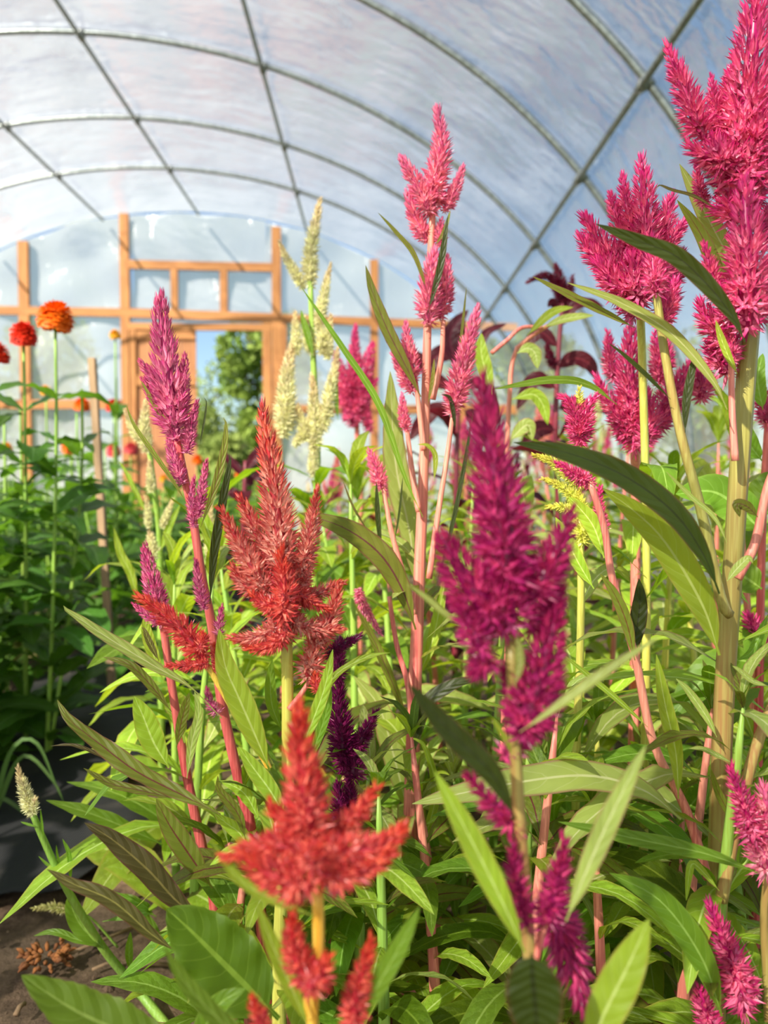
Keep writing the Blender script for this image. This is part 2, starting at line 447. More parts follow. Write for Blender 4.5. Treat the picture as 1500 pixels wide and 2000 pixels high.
    m = MB(); m.beam((1.0, Y_END, 0), (1.0, Y_END, archz(1.0)-0.02), 0.1, 0.06); m.build('stud', M_wood, root, False, off)
    stud(334, 347, 520, 612); stud(430, 444, 522, 616)
    rail((251, 517), (532, 523), 0.092)
    rail((-560, 596), (235, 611), 0.092); rail((235, 611), (548, 622), 0.10); rail((548, 622), (1010, 640), 0.088)
    rail((-560, 790), (237, 790), 0.10); rail((545, 800), (1010, 800), 0.10)
    stud(252, 265, 632, None, 'door_jamb'); stud(513, 530, 632, None, 'door_jamb'); stud(549, 560, 632, 830, 'door_jamb')
    rail((252, 638), (531, 640), 0.075, 'door_header')
    # film panels behind the timber
    dx0, dz1 = XZ(258, 636); dx1, _ = XZ(520, 636)
    rr = np.random.RandomState(9)
    def panel(x0, x1, zb, nxp, nzp):
        v = []; f = []; q = [(rr.uniform(-2, 2), rr.uniform(-4, 4), rr.uniform(0, 6.28)) for _ in range(9)]
        for j in range(nzp+1):
            for i in range(nxp+1):
                x = x0+(x1-x0)*i/nxp; zt = max(archz(x)+0.01, zb+0.005); z = zb+(zt-zb)*j/nzp
                w = sum(math.sin((ax*4+bz)*x*1.2+(bz*2.3-ax)*z+p) for ax, bz, p in q)
                v.append((x-off.x, 0.06+0.012*w, z))
        for j in range(nzp):
            for i in range(nxp):
                a = j*(nxp+1)+i; f.append((a, a+1, a+nxp+2, a+nxp+1))
        mesh_obj('film_panel', make_mesh('film_panel', v, f, M_endfilm), root)
    panel(CX-EA, dx0, 0, 60, 50); panel(dx1, CX+EA, 0, 50, 50); panel(dx0, dx1, dz1, 30, 30)
    # door leaf: left half of the opening
    droot = empty('door_1', (XZ(265, 800)[0], Y_END, 0)); tag(droot, kind='structure')
    doff = Vector(droot.location)
    x0 = XZ(266, 700)[0]; x1 = XZ(383, 700)[0]; zt = XZ(300, 642)[1]
    for i in range(4):
        a = x0+(x1-x0)*i/4+0.003; b = x0+(x1-x0)*(i+1)/4-0.003
        m = MB(); m.box(((a+b)/2, Y_END+0.02, zt/2+0.02), (b-a, 0.022, zt-0.06)); m.build('plank', M_door, droot, False, doff)
    for zc in (zt-0.06, XZ(300, 743)[1], 0.3):
        m = MB(); m.box(((x0+x1)/2, Y_END-0.004, zc), (x1-x0, 0.026, 0.12)); m.build('cross_rail', M_woodh, droot, False, doff)
    m = MB(); m.box((x1-0.06, Y_END-0.04, 1.15), (0.03, 0.05, 0.14)); m.build('handle', M_clamp, droot, False, doff)
    # stake by the path
    b = on_ground(222, 1368); d = (b-C_O).dot(C_F); tp = P(180, 700, d)
    m = MB(); m.beam(b-Vector((0, 0, 0.05)), tp, 0.019, 0.019, (Vector((0, 1, 0))-(tp-b).normalized()*(tp-b).normalized().y).normalized())
    tag(m.build('wooden_stake', M_stake), 'thin square wooden stake standing in the path beside the zinnias', 'stake')
build_shell()

# ------------------------------------------------------------------ plant pieces
def leaf_geo(pts, Wd, nh, shape='lance', wav=0.06, fold=0.22, n=16, m=3, seed=0, serr=0.0, pet=0.06):
    r = random.Random(seed); sp = catmull(pts, n); ph = r.uniform(0, 6.28); ph2 = r.uniform(0, 6.28); k = r.uniform(2.5, 4.5)
    v = []; uv = []; f = []; side = None
    for i, c in enumerate(sp):
        u = i/n; t = (sp[min(i+1, n)]-sp[max(i-1, 0)]).normalized()
        s = t.cross(nh)
        if s.length < 1e-4: s = t.cross(Vector((1, 0.3, 0.2)))
        s.normalize()
        if side is not None:
            if s.dot(side) < 0: s = -s
            s = (s+side*0.5).normalized(); s = (s-t*s.dot(t)).normalized()
        side = s; N = s.cross(t)
        x = max(0.0, (u-pet)/(1-pet))
        if shape == 'lance': w = (x**0.75)*((1-x)**0.85)*1.75
        elif shape == 'ovate': w = (x**0.5)*((1-x)**0.72)*1.62
        elif shape == 'blade': w = min(1, x*6)*((1-x)**0.6)
        else: w = (x**0.45)*((1-x)**0.5)*1.4
        hw = Wd/2*max(w, 0.05 if u < 0.97 else 0.01)
        for j in range(-m, m+1):
            a = j/m; aa = abs(a)
            z = fold*hw*aa - 0.35*fold*hw*aa*aa
            z += wav*Wd*aa*aa*math.sin(2*PI*k*u+(ph if a > 0 else ph2))*w
            e = 1+(serr*(1 if i % 2 else -1) if aa == 1 else 0)
            v.append(c+s*hw*a*e+N*z); uv.append((u, (a+1)/2))
    q = 2*m+1
    for i in range(n):
        for j in range(q-1):
            a = i*q+j; f.append((a, a+1, a+q+1, a+q))
    return v, f, uv

def tepal_template(o, seed):
    """floret of 5 tepals along +Z, length about 1; o = how far open"""
    r = random.Random(seed); v = []; f = []; g = []
    sp = 0.16+0.80*o
    for k in range(5):
        a = 2*PI*k/5+r.uniform(-.15, .15); ca, sa = math.cos(a), math.sin(a); q = sp*r.uniform(0.75, 1.2)
        def pt(h, out, side): return (ca*out-sa*side, sa*out+ca*side, h)
        n = len(v); tl = r.uniform(0.88, 1.06)
        c1, s1 = math.cos(q), math.sin(q)
        wd = 0.105+0.025*o
        v += [pt(0, 0.03, 0), pt(.34*c1, .09+.34*s1*.85, -wd), pt(.34*c1, .09+.34*s1*.85, wd),
              pt(.38*c1-.02, .15+.38*s1*.85, 0), pt(tl*c1*1.12, (0.02+tl*s1*1.12), 0)]
        g += [0, .45, .45, .5, 1]
        f += [(n, n+1, n+3), (n, n+3, n+2), (n+1, n+4, n+3), (n+3, n+4, n+2)]
    return np.array(v), f, np.array(g)
TEP = [tepal_template(o/5, o) for o in range(6)]

def spike_geo(pts, Wd, opn=0.6, seed=0, dens=1.0, fl=None, up=0.0):
    """pts base->tip. returns verts, faces, colours"""
    rs = np.random.RandomState(seed); sp = catmull(pts, 24); S = np.array([tuple(p) for p in sp])
    L = sum((b-a).length for a, b in zip(sp, sp[1:]))
    prof = lambda t: np.minimum(1, (t+0.07)/0.19)**0.7*np.clip(1.0-np.maximum(0, t-0.22)/0.80, 0.02, 1)**0.66
    fl = fl or min(max(Wd*0.42, 0.006), 0.0135)
    s = fl*0.45
    n = int(dens*PI*Wd*0.62*L/(s*s)*0.62); n = max(26, min(n, 420))
    tt = np.linspace(0, 1, 200); cdf = np.cumsum(prof(tt)+0.22); cdf /= cdf[-1]
    t = np.interp((np.arange(n)+0.5)/n, cdf, tt)
    K = max(2, L/(fl*1.05)); wt = np.clip((0.62-t)/0.3, 0, 1)
    t = np.clip(t-wt*0.8/(2*PI*K)*np.sin(2*PI*K*t), 0, 1)
    ang = np.arange(n)*2.399963+rs.uniform(-.25, .25, n)
    ci = t*24; i0 = np.clip(ci.astype(int), 0, 23); fr = ci-i0
    C = S[i0]*(1-fr)[:, None]+S[i0+1]*fr[:, None]
    T = S[np.minimum(i0+1, 24)]-S[i0]; T /= np.linalg.norm(T, axis=1)[:, None]
    ref = np.array((0.3, -0.9, 0.2)); X = ref-T*(T@ref)[:, None]; X /= np.linalg.norm(X, axis=1)[:, None]
    Y = np.cross(T, X)
    R = X*np.cos(ang)[:, None]+Y*np.sin(ang)[:, None]
    pr = prof(t)
    phi = np.radians(np.interp(t, [0, .15, .4, .75, 1], [98, 74, 50, 34, 14])-up*20+rs.uniform(-9, 9, n))
    D = T*np.cos(phi)[:, None]+R*np.sin(phi)[:, None]
    length = fl*(0.62+0.38*pr)*rs.uniform(.75, 1.25, n)
    rc = np.maximum(Wd/2*pr-length*np.sin(phi)*0.9, 0.0006)
    B = C+R*rc[:, None]
    o = np.clip(np.interp(t, [0, .3, .55, 1], [1, .7, .25, 0])*opn*1.25+rs.uniform(-.12, .12, n), 0, 1)
    V = []; F = []; K = []; base = 0
    A2 = np.cross(D, T); ln = np.linalg.norm(A2, axis=1); A2[ln < 1e-4] = X[ln < 1e-4]
    A2 /= np.linalg.norm(A2, axis=1)[:, None]; A3 = np.cross(D, A2)
    rot = rs.uniform(0, 6.28, n); cr, sr = np.cos(rot)[:, None], np.sin(rot)[:, None]
    E1 = A2*cr+A3*sr; E2 = -A2*sr+A3*cr
    oi = np.clip((o*5.99).astype(int), 0, 5); rnd = rs.uniform(0, 1, n); TR = rs.uniform(0, 1, (n, 5))
    for i in range(n):
        tv, tf, tg = TEP[oi[i]]
        V.append(B[i]+length[i]*(tv[:, :1]*E1[i]+tv[:, 1:2]*E2[i]+tv[:, 2:]*D[i]))
        F += [(a+base, b+base, c+base) for a, b, c in tf]; base += len(tv)
        k = np.empty((len(tv), 4)); k[:, 0] = tg; k[:, 1] = np.repeat(np.clip(rnd[i]*.55+TR[i]*.45, 0, 1), 5); k[:, 2] = t[i]; k[:, 3] = 1; K.append(k)
    # core
    m = MB(); rcore = [max(0.0008, float(Wd/2*prof(np.array(i/24))*0.34)) for i in range(25)]
    m.tube(sp, rcore, 7)
    cv = np.array([tuple(p) for p in m.v]); V.append(cv); F += [tuple(i+base for i in q) for q in m.f]
    k = np.ones((len(cv), 4)); k[:, 0] = 0.85; k[:, 1] = 0.2; k[:, 2] = np.repeat(np.arange(25)/24, 7); K.append(k)
    return np.concatenate(V), F, np.concatenate(K)

SEED = [100]
def nxt(): SEED[0] += 1; return SEED[0]

class Plant:
    def __init__(s, name, base, label, cat, group=None):
        s.base = Vector(base); s.root = empty(name, s.base); tag(s.root, label, cat, group)
    def loc(s, vs): return [Vector(v)-s.base for v in vs]
    def stem(s, pts, r0, r1, mat, name='stem', sides=12, ridge=0.05, n=None):
        sp = catmull(pts, n or max(6, 5*len(pts)))
        rr = [r0+(r1-r0)*i/(len(sp)-1) for i in range(len(sp))]
        m = MB(); m.tube(sp, rr, sides, ridge)
        return m.build(name, SM[mat], s.root, True, s.base)
    def leaf(s, pts, Wd, mat, k=0.4, shape='lance', name='leaf', **kw):
        mid = Vector(pts[len(pts)//2]); tc = (C_O-mid).normalized()
        nh = (tc*(1-abs(k))+Vector((0, 0, 1 if k >= 0 else -1))*abs(k)).normalized()
        kw.setdefault('seed', nxt()); kw.setdefault('n', 20); kw.setdefault('m', 4)
        v, f, uv = leaf_geo(pts, Wd, nh, shape, **kw)
        return mesh_obj(name, make_mesh(name, s.loc(v), f, LM[mat], True, uv), s.root)
    def spike(s, pts, Wd, mat, opn=0.6, name='flower_spike', **kw):
        v, f, c = spike_geo(pts, Wd, opn, nxt(), **kw)
        return mesh_obj(name, make_mesh(name, v-np.array(tuple(s.base)), f, FM[mat], True, None, c), s.root)
    # pixel versions, d = distance of the piece
    def px(s, pts, d, d2=None):
        n = len(pts); d2 = d if d2 is None else d2
        return [P(p[0], p[1], p[2] if len(p) > 2 else d+(d2-d)*i/max(1, n-1)) for i, p in enumerate(pts)]
    def pspike(s, pts, wpx, d, mat, opn=0.6, d2=None, **kw): return s.spike(s.px(pts, d, d2), wpx/FPX*d, mat, opn, **kw)
    def pleaf(s, pts, wpx, d, mat, k=0.35, d2=None, **kw): return s.leaf(s.px(pts, d, d2), wpx/FPX*d, mat, k, **kw)
    def pstem(s, pts, w0, w1, d, mat, d2=None, ground=False, **kw):
        p = s.px(pts, d, d2)
        if ground: p = p+[p[-1].lerp(s.base, 0.5)+Vector((0, 0, 0.01)), s.base-Vector((0, 0, 0.02))]
        return s.stem(p, w0/FPX*d/2, w1/FPX*d/2, mat, **kw)

def gbase(px, py, d, dx=0.0, dy=0.0):
    p = P(px, py, d); return (p.x+dx, p.y+dy, 0.0)

def auto_leaves(pl, stem_pts, count, size, mat, seed, t0=0.15, t1=0.9, droop=0.35, wr=0.3):
    """leaves spiralling off a stem"""
    r = random.Random(seed); sp = catmull(stem_pts, 30)
    for i in range(count):
        t = t0+(t1-t0)*(i+r.uniform(0, .6))/count; c = sp[int(t*30)]
        a = i*2.4+r.uniform(-.4, .4)+seed; ln = size*r.uniform(0.65, 1.15)*(1.1-0.5*abs(t-0.4))
        h = Vector((math.cos(a), math.sin(a), 0)); el = r.uniform(0.2, 0.9)
        d1 = h*math.cos(el)+Vector((0, 0, math.sin(el)))
        p1 = c+d1*ln*0.35; p2 = p1+(d1*0.6+h*0.5-Vector((0, 0, droop*r.uniform(.3, 1.3))))*ln*0.35
        p3 = p2+(h*0.7+d1*0.1-Vector((0, 0, droop*2*r.uniform(.2, 1.2))))*ln*0.33
        nh = (Vector((0, 0, 1))-h*0.3).normalized()
        v, f, uv = leaf_geo([c, p1, p2, p3], ln*wr*r.uniform(.75, 1.2), nh, 'lance', 0.07, 0.25, 12, 3, nxt())
        mm = mat if isinstance(mat, str) else r.choice(mat)
        mesh_obj('leaf', make_mesh('leaf', pl.loc(v), f, LM[mm], True, uv), pl.root)

# ------------------------------------------------------------------ the plants that can be told apart
def hero_plants():
    CE = 'flower plant'
    # --- rose-magenta celosia on a crimson stem
    p = Plant('celosia', gbase(520, 1760, .66, 0.01, 0.02), 'celosia with one slender rose-magenta spike on a leaning crimson stem, beside coral one', CE)
    d = .62
    p.pstem([(343, 850), (360, 930), (375, 1000), (395, 1130), (413, 1217), (433, 1370), (467, 1527), (495, 1650)], 15, 29, d, 'crim', .66, ground=True)
    p.pspike([(345, 862), (328, 740), (316, 640), (313, 582)], 76, d, 'magenta', .3, up=.8)
    for a, w in (([(338, 800), (305, 745), (273, 706)], 40), ([(342, 850), (308, 790), (280, 742)], 38), ([(350, 815), (358, 745), (361, 692)], 36),
                 ([(366, 885), (374, 830), (385, 785)], 28), ([(357, 945), (340, 900), (330, 842)], 32), ([(388, 1010), (395, 955), (403, 900)], 24),
                 ([(378, 1030), (375, 985), (378, 935)], 22), ([(400, 1190), (388, 1140), (382, 1095)], 26), ([(428, 1240), (430, 1210), (434, 1185)], 16),
                 ([(425, 1395), (410, 1370), (405, 1345)], 22)):
        p.pspike(a, w, d, 'magenta', .25, up=.9)
    p.pleaf([(340, 835), (310, 805), (285, 760), (275, 743)], 15, .615, 'olive', .1)
    p.pleaf([(366, 985), (335, 935), (300, 885), (262, 830), (246, 790)], 17, .61, 'olive', .2)
    p.pleaf([(392, 1030), (420, 950), (438, 875), (441, 825), (436, 815)], 26, .61, 'olive', .1)
    p.pleaf([(410, 1180), (418, 1080), (435, 980), (450, 895), (446, 886)], 32, .60, 'dark', .1)
    p.pleaf([(390, 870), (400, 815), (403, 785), (397, 776)], 7, .62, 'dark', .1)
    p.pleaf([(433, 1403), (373, 1343), (300, 1300), (213, 1247), (143, 1200), (121, 1186), (124, 1183)], 46, .60, 'pale', .45, pet=.22)
    p.pleaf([(430, 1590), (350, 1550), (267, 1507), (200, 1457), (135, 1405), (112, 1367)], 66, .57, 'olive', .4, wav=.1, serr=.03, d2=.60)
    p.pleaf([(345, 1560), (280, 1545), (215, 1530), (163, 1500)], 34, .61, 'olive', .5)
    p.pleaf([(230, 1495), (180, 1468), (140, 1455), (98, 1457)], 16, .62, 'brown', .6)
    p.pleaf([(415, 1735), (370, 1670), (330, 1610), (305, 1560)], 76, .60, 'olive', .2, shape='lance')
    p.pleaf([(400, 1800), (345, 1760), (290, 1700), (220, 1640), (165, 1607)], 82, .56, 'brown', .3, wav=.09)
    p.pleaf([(345, 1860), (290, 1820), (220, 1760), (140, 1725), (92, 1698)], 58, .53, 'brown', .45, wav=.09)
    auto_leaves(p, p.px([(450, 1450), (480, 1600)], .63, .66)+[p.base], 7, .13, ['lime', 'green', 'olive'], 5)

    # --- slim rose spike lower down, at the outer edge of the bed
    p = Plant('celosia', gbase(425, 1800, .78), 'celosia with a small pink-tipped spike above a red stem at the path edge', CE)
    d = .74
    p.pstem([(310, 1185), (320, 1230), (334, 1330), (366, 1520), (405, 1700), (418, 1760)], 14, 26, d, 'crim', .78, ground=True)
    p.pspike([(312, 1190), (298, 1140), (283, 1068)], 44, d, 'magenta', .25, up=.9)
    p.pspike([(318, 1220), (290, 1205), (262, 1180)], 22, d, 'magenta', .25, up=.9); p.pspike([(322, 1200), (324, 1175), (322, 1160)], 16, d, 'magenta', .2)
    p.pleaf([(335, 1390), (300, 1345), (255, 1300), (201, 1283)], 34, d, 'olive', .4)
    p.pleaf([(330, 1500), (300, 1450), (280, 1400), (262, 1360)], 82, .77, 'lime', .2)
    p.pleaf([(345, 1460), (352, 1420), (362, 1380), (370, 1352)], 34, .73, 'olive', .1)
    p.pleaf([(365, 1520), (375, 1450), (388, 1395), (380, 1350)], 34, .75, 'pale', .1)
    p.pleaf([(310, 1290), (290, 1250), (282, 1230), (276, 1225)], 22, .74, 'brown', .2)
    p.pleaf([(320, 1330), (300, 1280), (285, 1225), (290, 1190)], 40, .80, 'lime', .15)
    auto_leaves(p, p.px([(340, 1350), (405, 1700)], .74, .78)+[p.base], 9, .12, ['lime', 'green', 'pale'], 8)

    # --- the central coral celosia
    p = Plant('celosia', gbase(545, 2000, .62), 'celosia with a big coral-red branched flower head on a pale yellow stem', CE)
    d = .60
    p.pstem([(560, 1245), (562, 1400), (560, 1600), (548, 1800), (545, 2000)], 23, 34, d, 'yel', .62, ground=True)
    p.pspike([(556, 1240), (550, 1110), (540, 1000), (528, 900), (512, 798)], 92, d, 'coral', .75)
    for a, w, o, dd, mt in (([(535, 1190), (500, 1120), (460, 1050), (435, 998)], 62, .6, .59, 'coral'), ([(535, 1120), (505, 1050), (485, 1005), (468, 972)], 58, .55, .605, 'coral'),
        ([(585, 1140), (600, 1070), (612, 1010), (619, 958)], 52, .5, .60, 'coral'), ([(552, 1215), (556, 1160), (552, 1110), (549, 1078)], 64, .9, .575, 'coralred'),
        ([(555, 1220), (520, 1238), (485, 1248), (448, 1245)], 48, .6, .58, 'coral'), ([(560, 1235), (535, 1258), (505, 1268), (480, 1265)], 42, .4, .575, 'coralred'),
        ([(560, 1215), (600, 1225), (635, 1232), (668, 1228)], 48, .6, .59, 'coral'), ([(575, 1180), (610, 1165), (640, 1150), (672, 1137)], 44, .4, .61, 'coral'),
        ([(612, 1265), (635, 1225), (652, 1190), (662, 1150)], 60, .5, .60, 'coral'), ([(575, 1150), (600, 1170), (625, 1185), (645, 1192)], 36, .3, .59, 'coralred'),
        ([(545, 1190), (520, 1180), (500, 1170), (492, 1160)], 44, .8, .575, 'coralred'), ([(600, 1325), (610, 1290), (618, 1265), (622, 1240)], 66, .9, .60, 'coral'),
        ([(620, 1350), (618, 1335), (614, 1318)], 34, .3, .59, 'coralred'), ([(640, 1280), (665, 1262), (690, 1250), (705, 1240)], 34, .4, .61, 'plum'),
        ([(530, 1150), (490, 1145), (470, 1130), (455, 1110)], 60, .9, .59, 'coral'), ([(570, 1170), (588, 1130), (590, 1110), (592, 1090)], 60, .9, .60, 'coral')):
        p.pspike(a, w, dd, mt, o)
    # side branch to the left
    p.pstem([(405, 1300), (432, 1345), (470, 1410), (520, 1490), (556, 1570)], 12, 14, .59, 'oran', .60, name='branch')
    p.pspike([(400, 1285), (365, 1240), (320, 1200), (270, 1163)], 60, .59, 'coralred', .4)
    p.pspike([(405, 1295), (372, 1300), (325, 1300)], 30, .585, 'coralred', .3)
    p.pspike([(428, 1310), (423, 1285), (420, 1258)], 26, .59, 'coralred', .2)
    p.pspike([(390, 1268), (396, 1252), (398, 1238)], 30, .58, 'coralred', .3)
    p.pstem([(605, 1330), (585, 1360), (565, 1385)], 9, 13, .60, 'pink', name='branch')
    p.pleaf([(527, 1505), (500, 1440), (466, 1362), (440, 1300), (428, 1228)], 88, .585, 'lime', .15, wav=.05, serr=.02)
    p.pleaf([(560, 1600), (528, 1545), (495, 1500), (466, 1458)], 62, .57, 'lime', .2)
    p.pleaf([(552, 1430), (532, 1380), (528, 1330), (532, 1287)], 40, .62, 'green', .1, wav=.1)
    p.pleaf([(585, 1470), (610, 1410), (635, 1340), (650, 1268)], 44, .58, 'lime', .1, wav=.1)
    p.pleaf([(620, 1400), (650, 1325), (700, 1290), (735, 1278), (763, 1275)], 24, .60, 'lime', .3, wav=.25)
    p.pleaf([(600, 1500), (625, 1430), (640, 1380), (645, 1330)], 34, .60, 'green', .1)
    p.pleaf([(510, 1250), (488, 1268), (465, 1265), (450, 1270)], 14, .58, 'pale', .3)
    p.pleaf([(540, 1500), (515, 1470), (508, 1430), (505, 1395)], 26, .60, 'pale', .1)
    p.pleaf([(505, 1600), (485, 1560), (465, 1540), (430, 1525)], 44, .60, 'lime', .3, wav=.15)
    p.pleaf([(500, 1680), (470, 1630), (445, 1610), (420, 1590)], 52, .62, 'lime', .25)
    p.pleaf([(480, 1640), (465, 1590), (430, 1545), (425, 1515)], 34, .60, 'olive', .1)
    p.pleaf([(545, 1700), (500, 1690), (460, 1660), (410, 1690)], 48, .57, 'lime', .3)
    # the broad leaf low on its stem, its shade put into a darker green
    p.pleaf([(545, 1990), (493, 1938), (430, 1875), (370, 1815), (326, 1775)], 190, .50, 'deep', .12, shape='ovate', serr=.02, wav=.06, n=28, m=6, pet=.12)
    auto_leaves(p, p.px([(560, 1500), (545, 2000)], .6, .62)+[p.base], 12, .12, ['lime', 'green'], 12)

    # --- blurred coral celosia close by
    p = Plant('celosia', gbase(605, 2000, .37, 0, .01), 'short coral-red celosia with a star-shaped flower head on an amber stem', CE)
    d = .36
    p.pstem([(618, 1720), (623, 1850), (610, 2000)], 24, 28, d, 'oran', .37, ground=True)
    p.pspike([(605, 1690), (600, 1600), (590, 1490), (584, 1385)], 112, d, 'coralred', .6)
    for a, w, dd in (([(605, 1665), (545, 1655), (490, 1660), (438, 1673)], 76, .355), ([(610, 1730), (565, 1725), (515, 1700), (468, 1672)], 84, .34), ([(625, 1680), (690, 1665), (745, 1655), (790, 1615)], 90, .35),
        ([(625, 1650), (675, 1610), (710, 1575), (738, 1535)], 62, .37), ([(625, 1710), (680, 1710), (730, 1690), (765, 1668)], 66, .345), ([(600, 1640), (570, 1610), (545, 1595), (528, 1575)], 70, .36),
        ([(615, 1690), (600, 1670), (625, 1660)], 60, .335)):
        p.pspike(a, w, dd, 'coralred', .55, fl=.0075)
    p.pspike([(645, 1735), (668, 1710), (690, 1690)], 60, .36, 'magenta', .4)
    p.pspike([(625, 1925), (590, 1890), (572, 1840), (572, 1780)], 70, d, 'coralred', .4); p.pspike([(600, 1930), (630, 1900), (640, 1870)], 66, .35, 'coralred', .4)
    p.pspike([(690, 2010), (695, 1950), (712, 1890), (727, 1835)], 62, .36, 'coralred', .4); p.pspike([(520, 2030), (505, 1990), (495, 1950)], 44, .36, 'coralred', .3)
    p.pstem([(690, 2005), (665, 2060), (630, 2120)], 14, 16, .36, 'oran', name='branch')
    p.pstem([(600, 1925), (600, 1960), (608, 1990)], 12, 14, .36, 'oran', name='branch')
    p.pleaf([(615, 1790), (540, 1760), (470, 1720), (410, 1640)], 38, .36, 'lime', .3)
    p.pleaf([(605, 2010), (565, 1920), (530, 1840), (500, 1760)], 56, .37, 'lime', .1)
    p.pleaf([(690, 2020), (735, 1930), (780, 1850), (820, 1770)], 66, .36, 'green', .1)
    p.pleaf([(560, 2080), (450, 2010), (370, 1930), (320, 1850)], 60, .36, 'green', .3)

    # --- bright serrated leaf on a low green plant in the corner
    p = Plant('young_celosia', gbase(420, 2150, .45), 'low leafy plant with a broad bright green toothed leaf over bare soil', CE)
    p.pstem([(385, 2080), (410, 2150)], 9, 14, .45, 'green', ground=True)
    p.pleaf([(385, 2085), (270, 2030), (150, 1975), (42, 1905)], 165, .43, 'green', .35, shape='lance', serr=.03, n=30, m=6)
    p.pleaf([(395, 2090), (400, 2010), (430, 1960), (480, 1930)], 80, .45, 'green', .2)
    p.pspike([(430, 2010), (425, 1975), (415, 1940)], 60, .5, 'coral', .6)

    # --- young cream celosia on the soil
    b = on_ground(330, 2010)
    p = Plant('young_celosia', b, 'young celosia with a single cream spike on a leaning green stem over dark soil', CE)
    st = [P(62, 1585, .80), P(85, 1640, .81), P(130, 1735, .83), P(200, 1850, .87), P(270, 1935, .9), b]
    p.stem(st, .0030, .0055, 'green')
    p.pspike([(63, 1590), (48, 1545), (35, 1500)], 32, .80, 'cream', .4); p.pspike([(64, 1590), (66, 1575), (68, 1560)], 10, .79, 'cream', .2)
    for a, w, dd, kk in (([(72, 1615), (55, 1610), (40, 1605)], 9, .8, .3), ([(85, 1640), (82, 1610), (79, 1580)], 8, .8, .1), ([(120, 1700), (95, 1690), (75, 1672)], 10, .82, .3),
        ([(138, 1725), (135, 1670), (122, 1638)], 16, .82, .1), ([(120, 1700), (112, 1670), (110, 1650)], 8, .82, .1), ([(205, 1855), (160, 1810), (140, 1770), (140, 1740)], 62, .86, .1),
        ([(200, 1850), (150, 1835), (105, 1820), (66, 1828)], 26, .86, .4), ([(255, 1900), (252, 1860), (255, 1820)], 26, .9, .1), ([(200, 1800), (245, 1790), (290, 1775), (215, 1740)], 30, .9, .4),
        ([(290, 1960), (270, 1930), (262, 1900)], 44, .92, .2)):
        p.pleaf(a, w, dd, 'green', kk)
    p.leaf([P(318, 1650, .95), P(265, 1625, .94), P(180, 1590, .93), P(90, 1563, .92)], .032, 'green', .35, wav=.12)
    p.leaf([P(305, 1790, .95), P(260, 1765, .95), P(215, 1755, .95), P(190, 1758, .95)], .030, 'green', .4)
    p.leaf([P(320, 1830, .95), P(285, 1800, .95), P(250, 1770, .95), P(210, 1738, .95)], .030, 'green', .4)
    p.leaf([P(330, 1590, .95), P(300, 1582, .95), P(270, 1575, .95), P(243, 1572, .95)], .016, 'green', .4)

    # --- deep magenta celosia, blurred, close by
    p = Plant('celosia', gbase(1040, 1900, .40), 'deep magenta celosia with a tall dark plume on a thin olive-brown stem', CE)
    d = .38
    p.pstem([(998, 1250), (1008, 1500), (1022, 1700), (1035, 1880), (1045, 2050)], 24, 34, d, 'brown', .39, ground=True)
    p.pspike([(988, 1180), (985, 1060), (965, 920), (938, 742)], 138, d, 'fgmag', .75)
    for a, w, dd, o in (([(975, 1215), (930, 1160), (890, 1100), (862, 1045)], 128, .375, .4), ([(1030, 1175), (1065, 1120), (1095, 1060), (1118, 1000)], 92, .38, .3),
        ([(985, 1230), (985, 1170), (990, 1120)], 150, .38, .9), ([(1020, 1440), (1045, 1360), (1065, 1290), (1090, 1190)], 118, .375, .35), ([(940, 1270), (915, 1215), (895, 1170)], 76, .37, .6),
        ([(1035, 1230), (1070, 1200), (1095, 1150)], 80, .385, .7), ([(985, 1475), (1015, 1450), (1050, 1430)], 64, .385, .5), ([(1015, 1385), (1000, 1340), (990, 1300)], 50, .385, .5),
        ([(960, 1290), (940, 1300), (922, 1312)], 36, .375, .4), ([(1030, 1810), (1012, 1730), (1000, 1645)], 44, .38, .2), ([(1070, 1800), (1085, 1730), (1103, 1645)], 64, .385, .25),
        ([(1010, 1620), (960, 1570), (915, 1515)], 46, .385, .3)):
        p.pspike(a, w, dd, 'fgmag', o, fl=.0085)
    p.pspike([(1078, 1770), (1105, 1850), (1130, 1930), (1140, 1975)], 96, .42, 'fgmag', .3)
    p.pstem([(1068, 1790), (1050, 1860), (1040, 1905)], 12, 15, .385, 'pink', name='branch')
    p.pleaf([(1105, 1800), (1150, 1690), (1195, 1590), (1262, 1455)], 74, .36, 'pale', .1)
    p.pleaf([(1025, 1860), (985, 1770), (920, 1640), (848, 1505)], 86, .36, 'lime', .1)
    p.pleaf([(1015, 1430), (1080, 1385), (1170, 1320), (1292, 1240)], 36, .35, 'pale', .25)
    p.pleaf([(1008, 1600), (960, 1510), (880, 1430), (798, 1335)], 84, .35, 'dark', .1)
    p.pleaf([(1005, 1340), (1015, 1295), (1010, 1235)], 34, .37, 'pale', .1)
    p.pleaf([(910, 1230), (865, 1195), (830, 1165), (795, 1140)], 22, .38, 'pale', .2)
    p.pleaf([(1040, 1862), (1040, 1905), (1045, 1960), (1050, 2030)], 155, .33, 'dark', .1, shape='broad', fold=.05, wav=.03)
    p.pleaf([(1140, 2080), (1180, 1980), (1225, 1890), (1268, 1795)], 130, .36, 'lime', .1)
    p.pleaf([(1000, 1475), (985, 1440), (960, 1400)], 20, .38, 'lime', .1)

    # --- tall soft pink celosia
    p = Plant('celosia', gbase(800, 1750, .90), 'tallest slim celosia with soft pink spikes and a straight rose stem', CE)
    d = .85
    p.pstem([(845, 410), (838, 560), (835, 640), (828, 900), (820, 1100), (812, 1300), (805, 1500), (800, 1750)], 13, 40, d, 'pink', .88, ground=True)
    p.pspike([(842, 415), (850, 350), (862, 290), (855, 212)], 60, d, 'pink', .7)
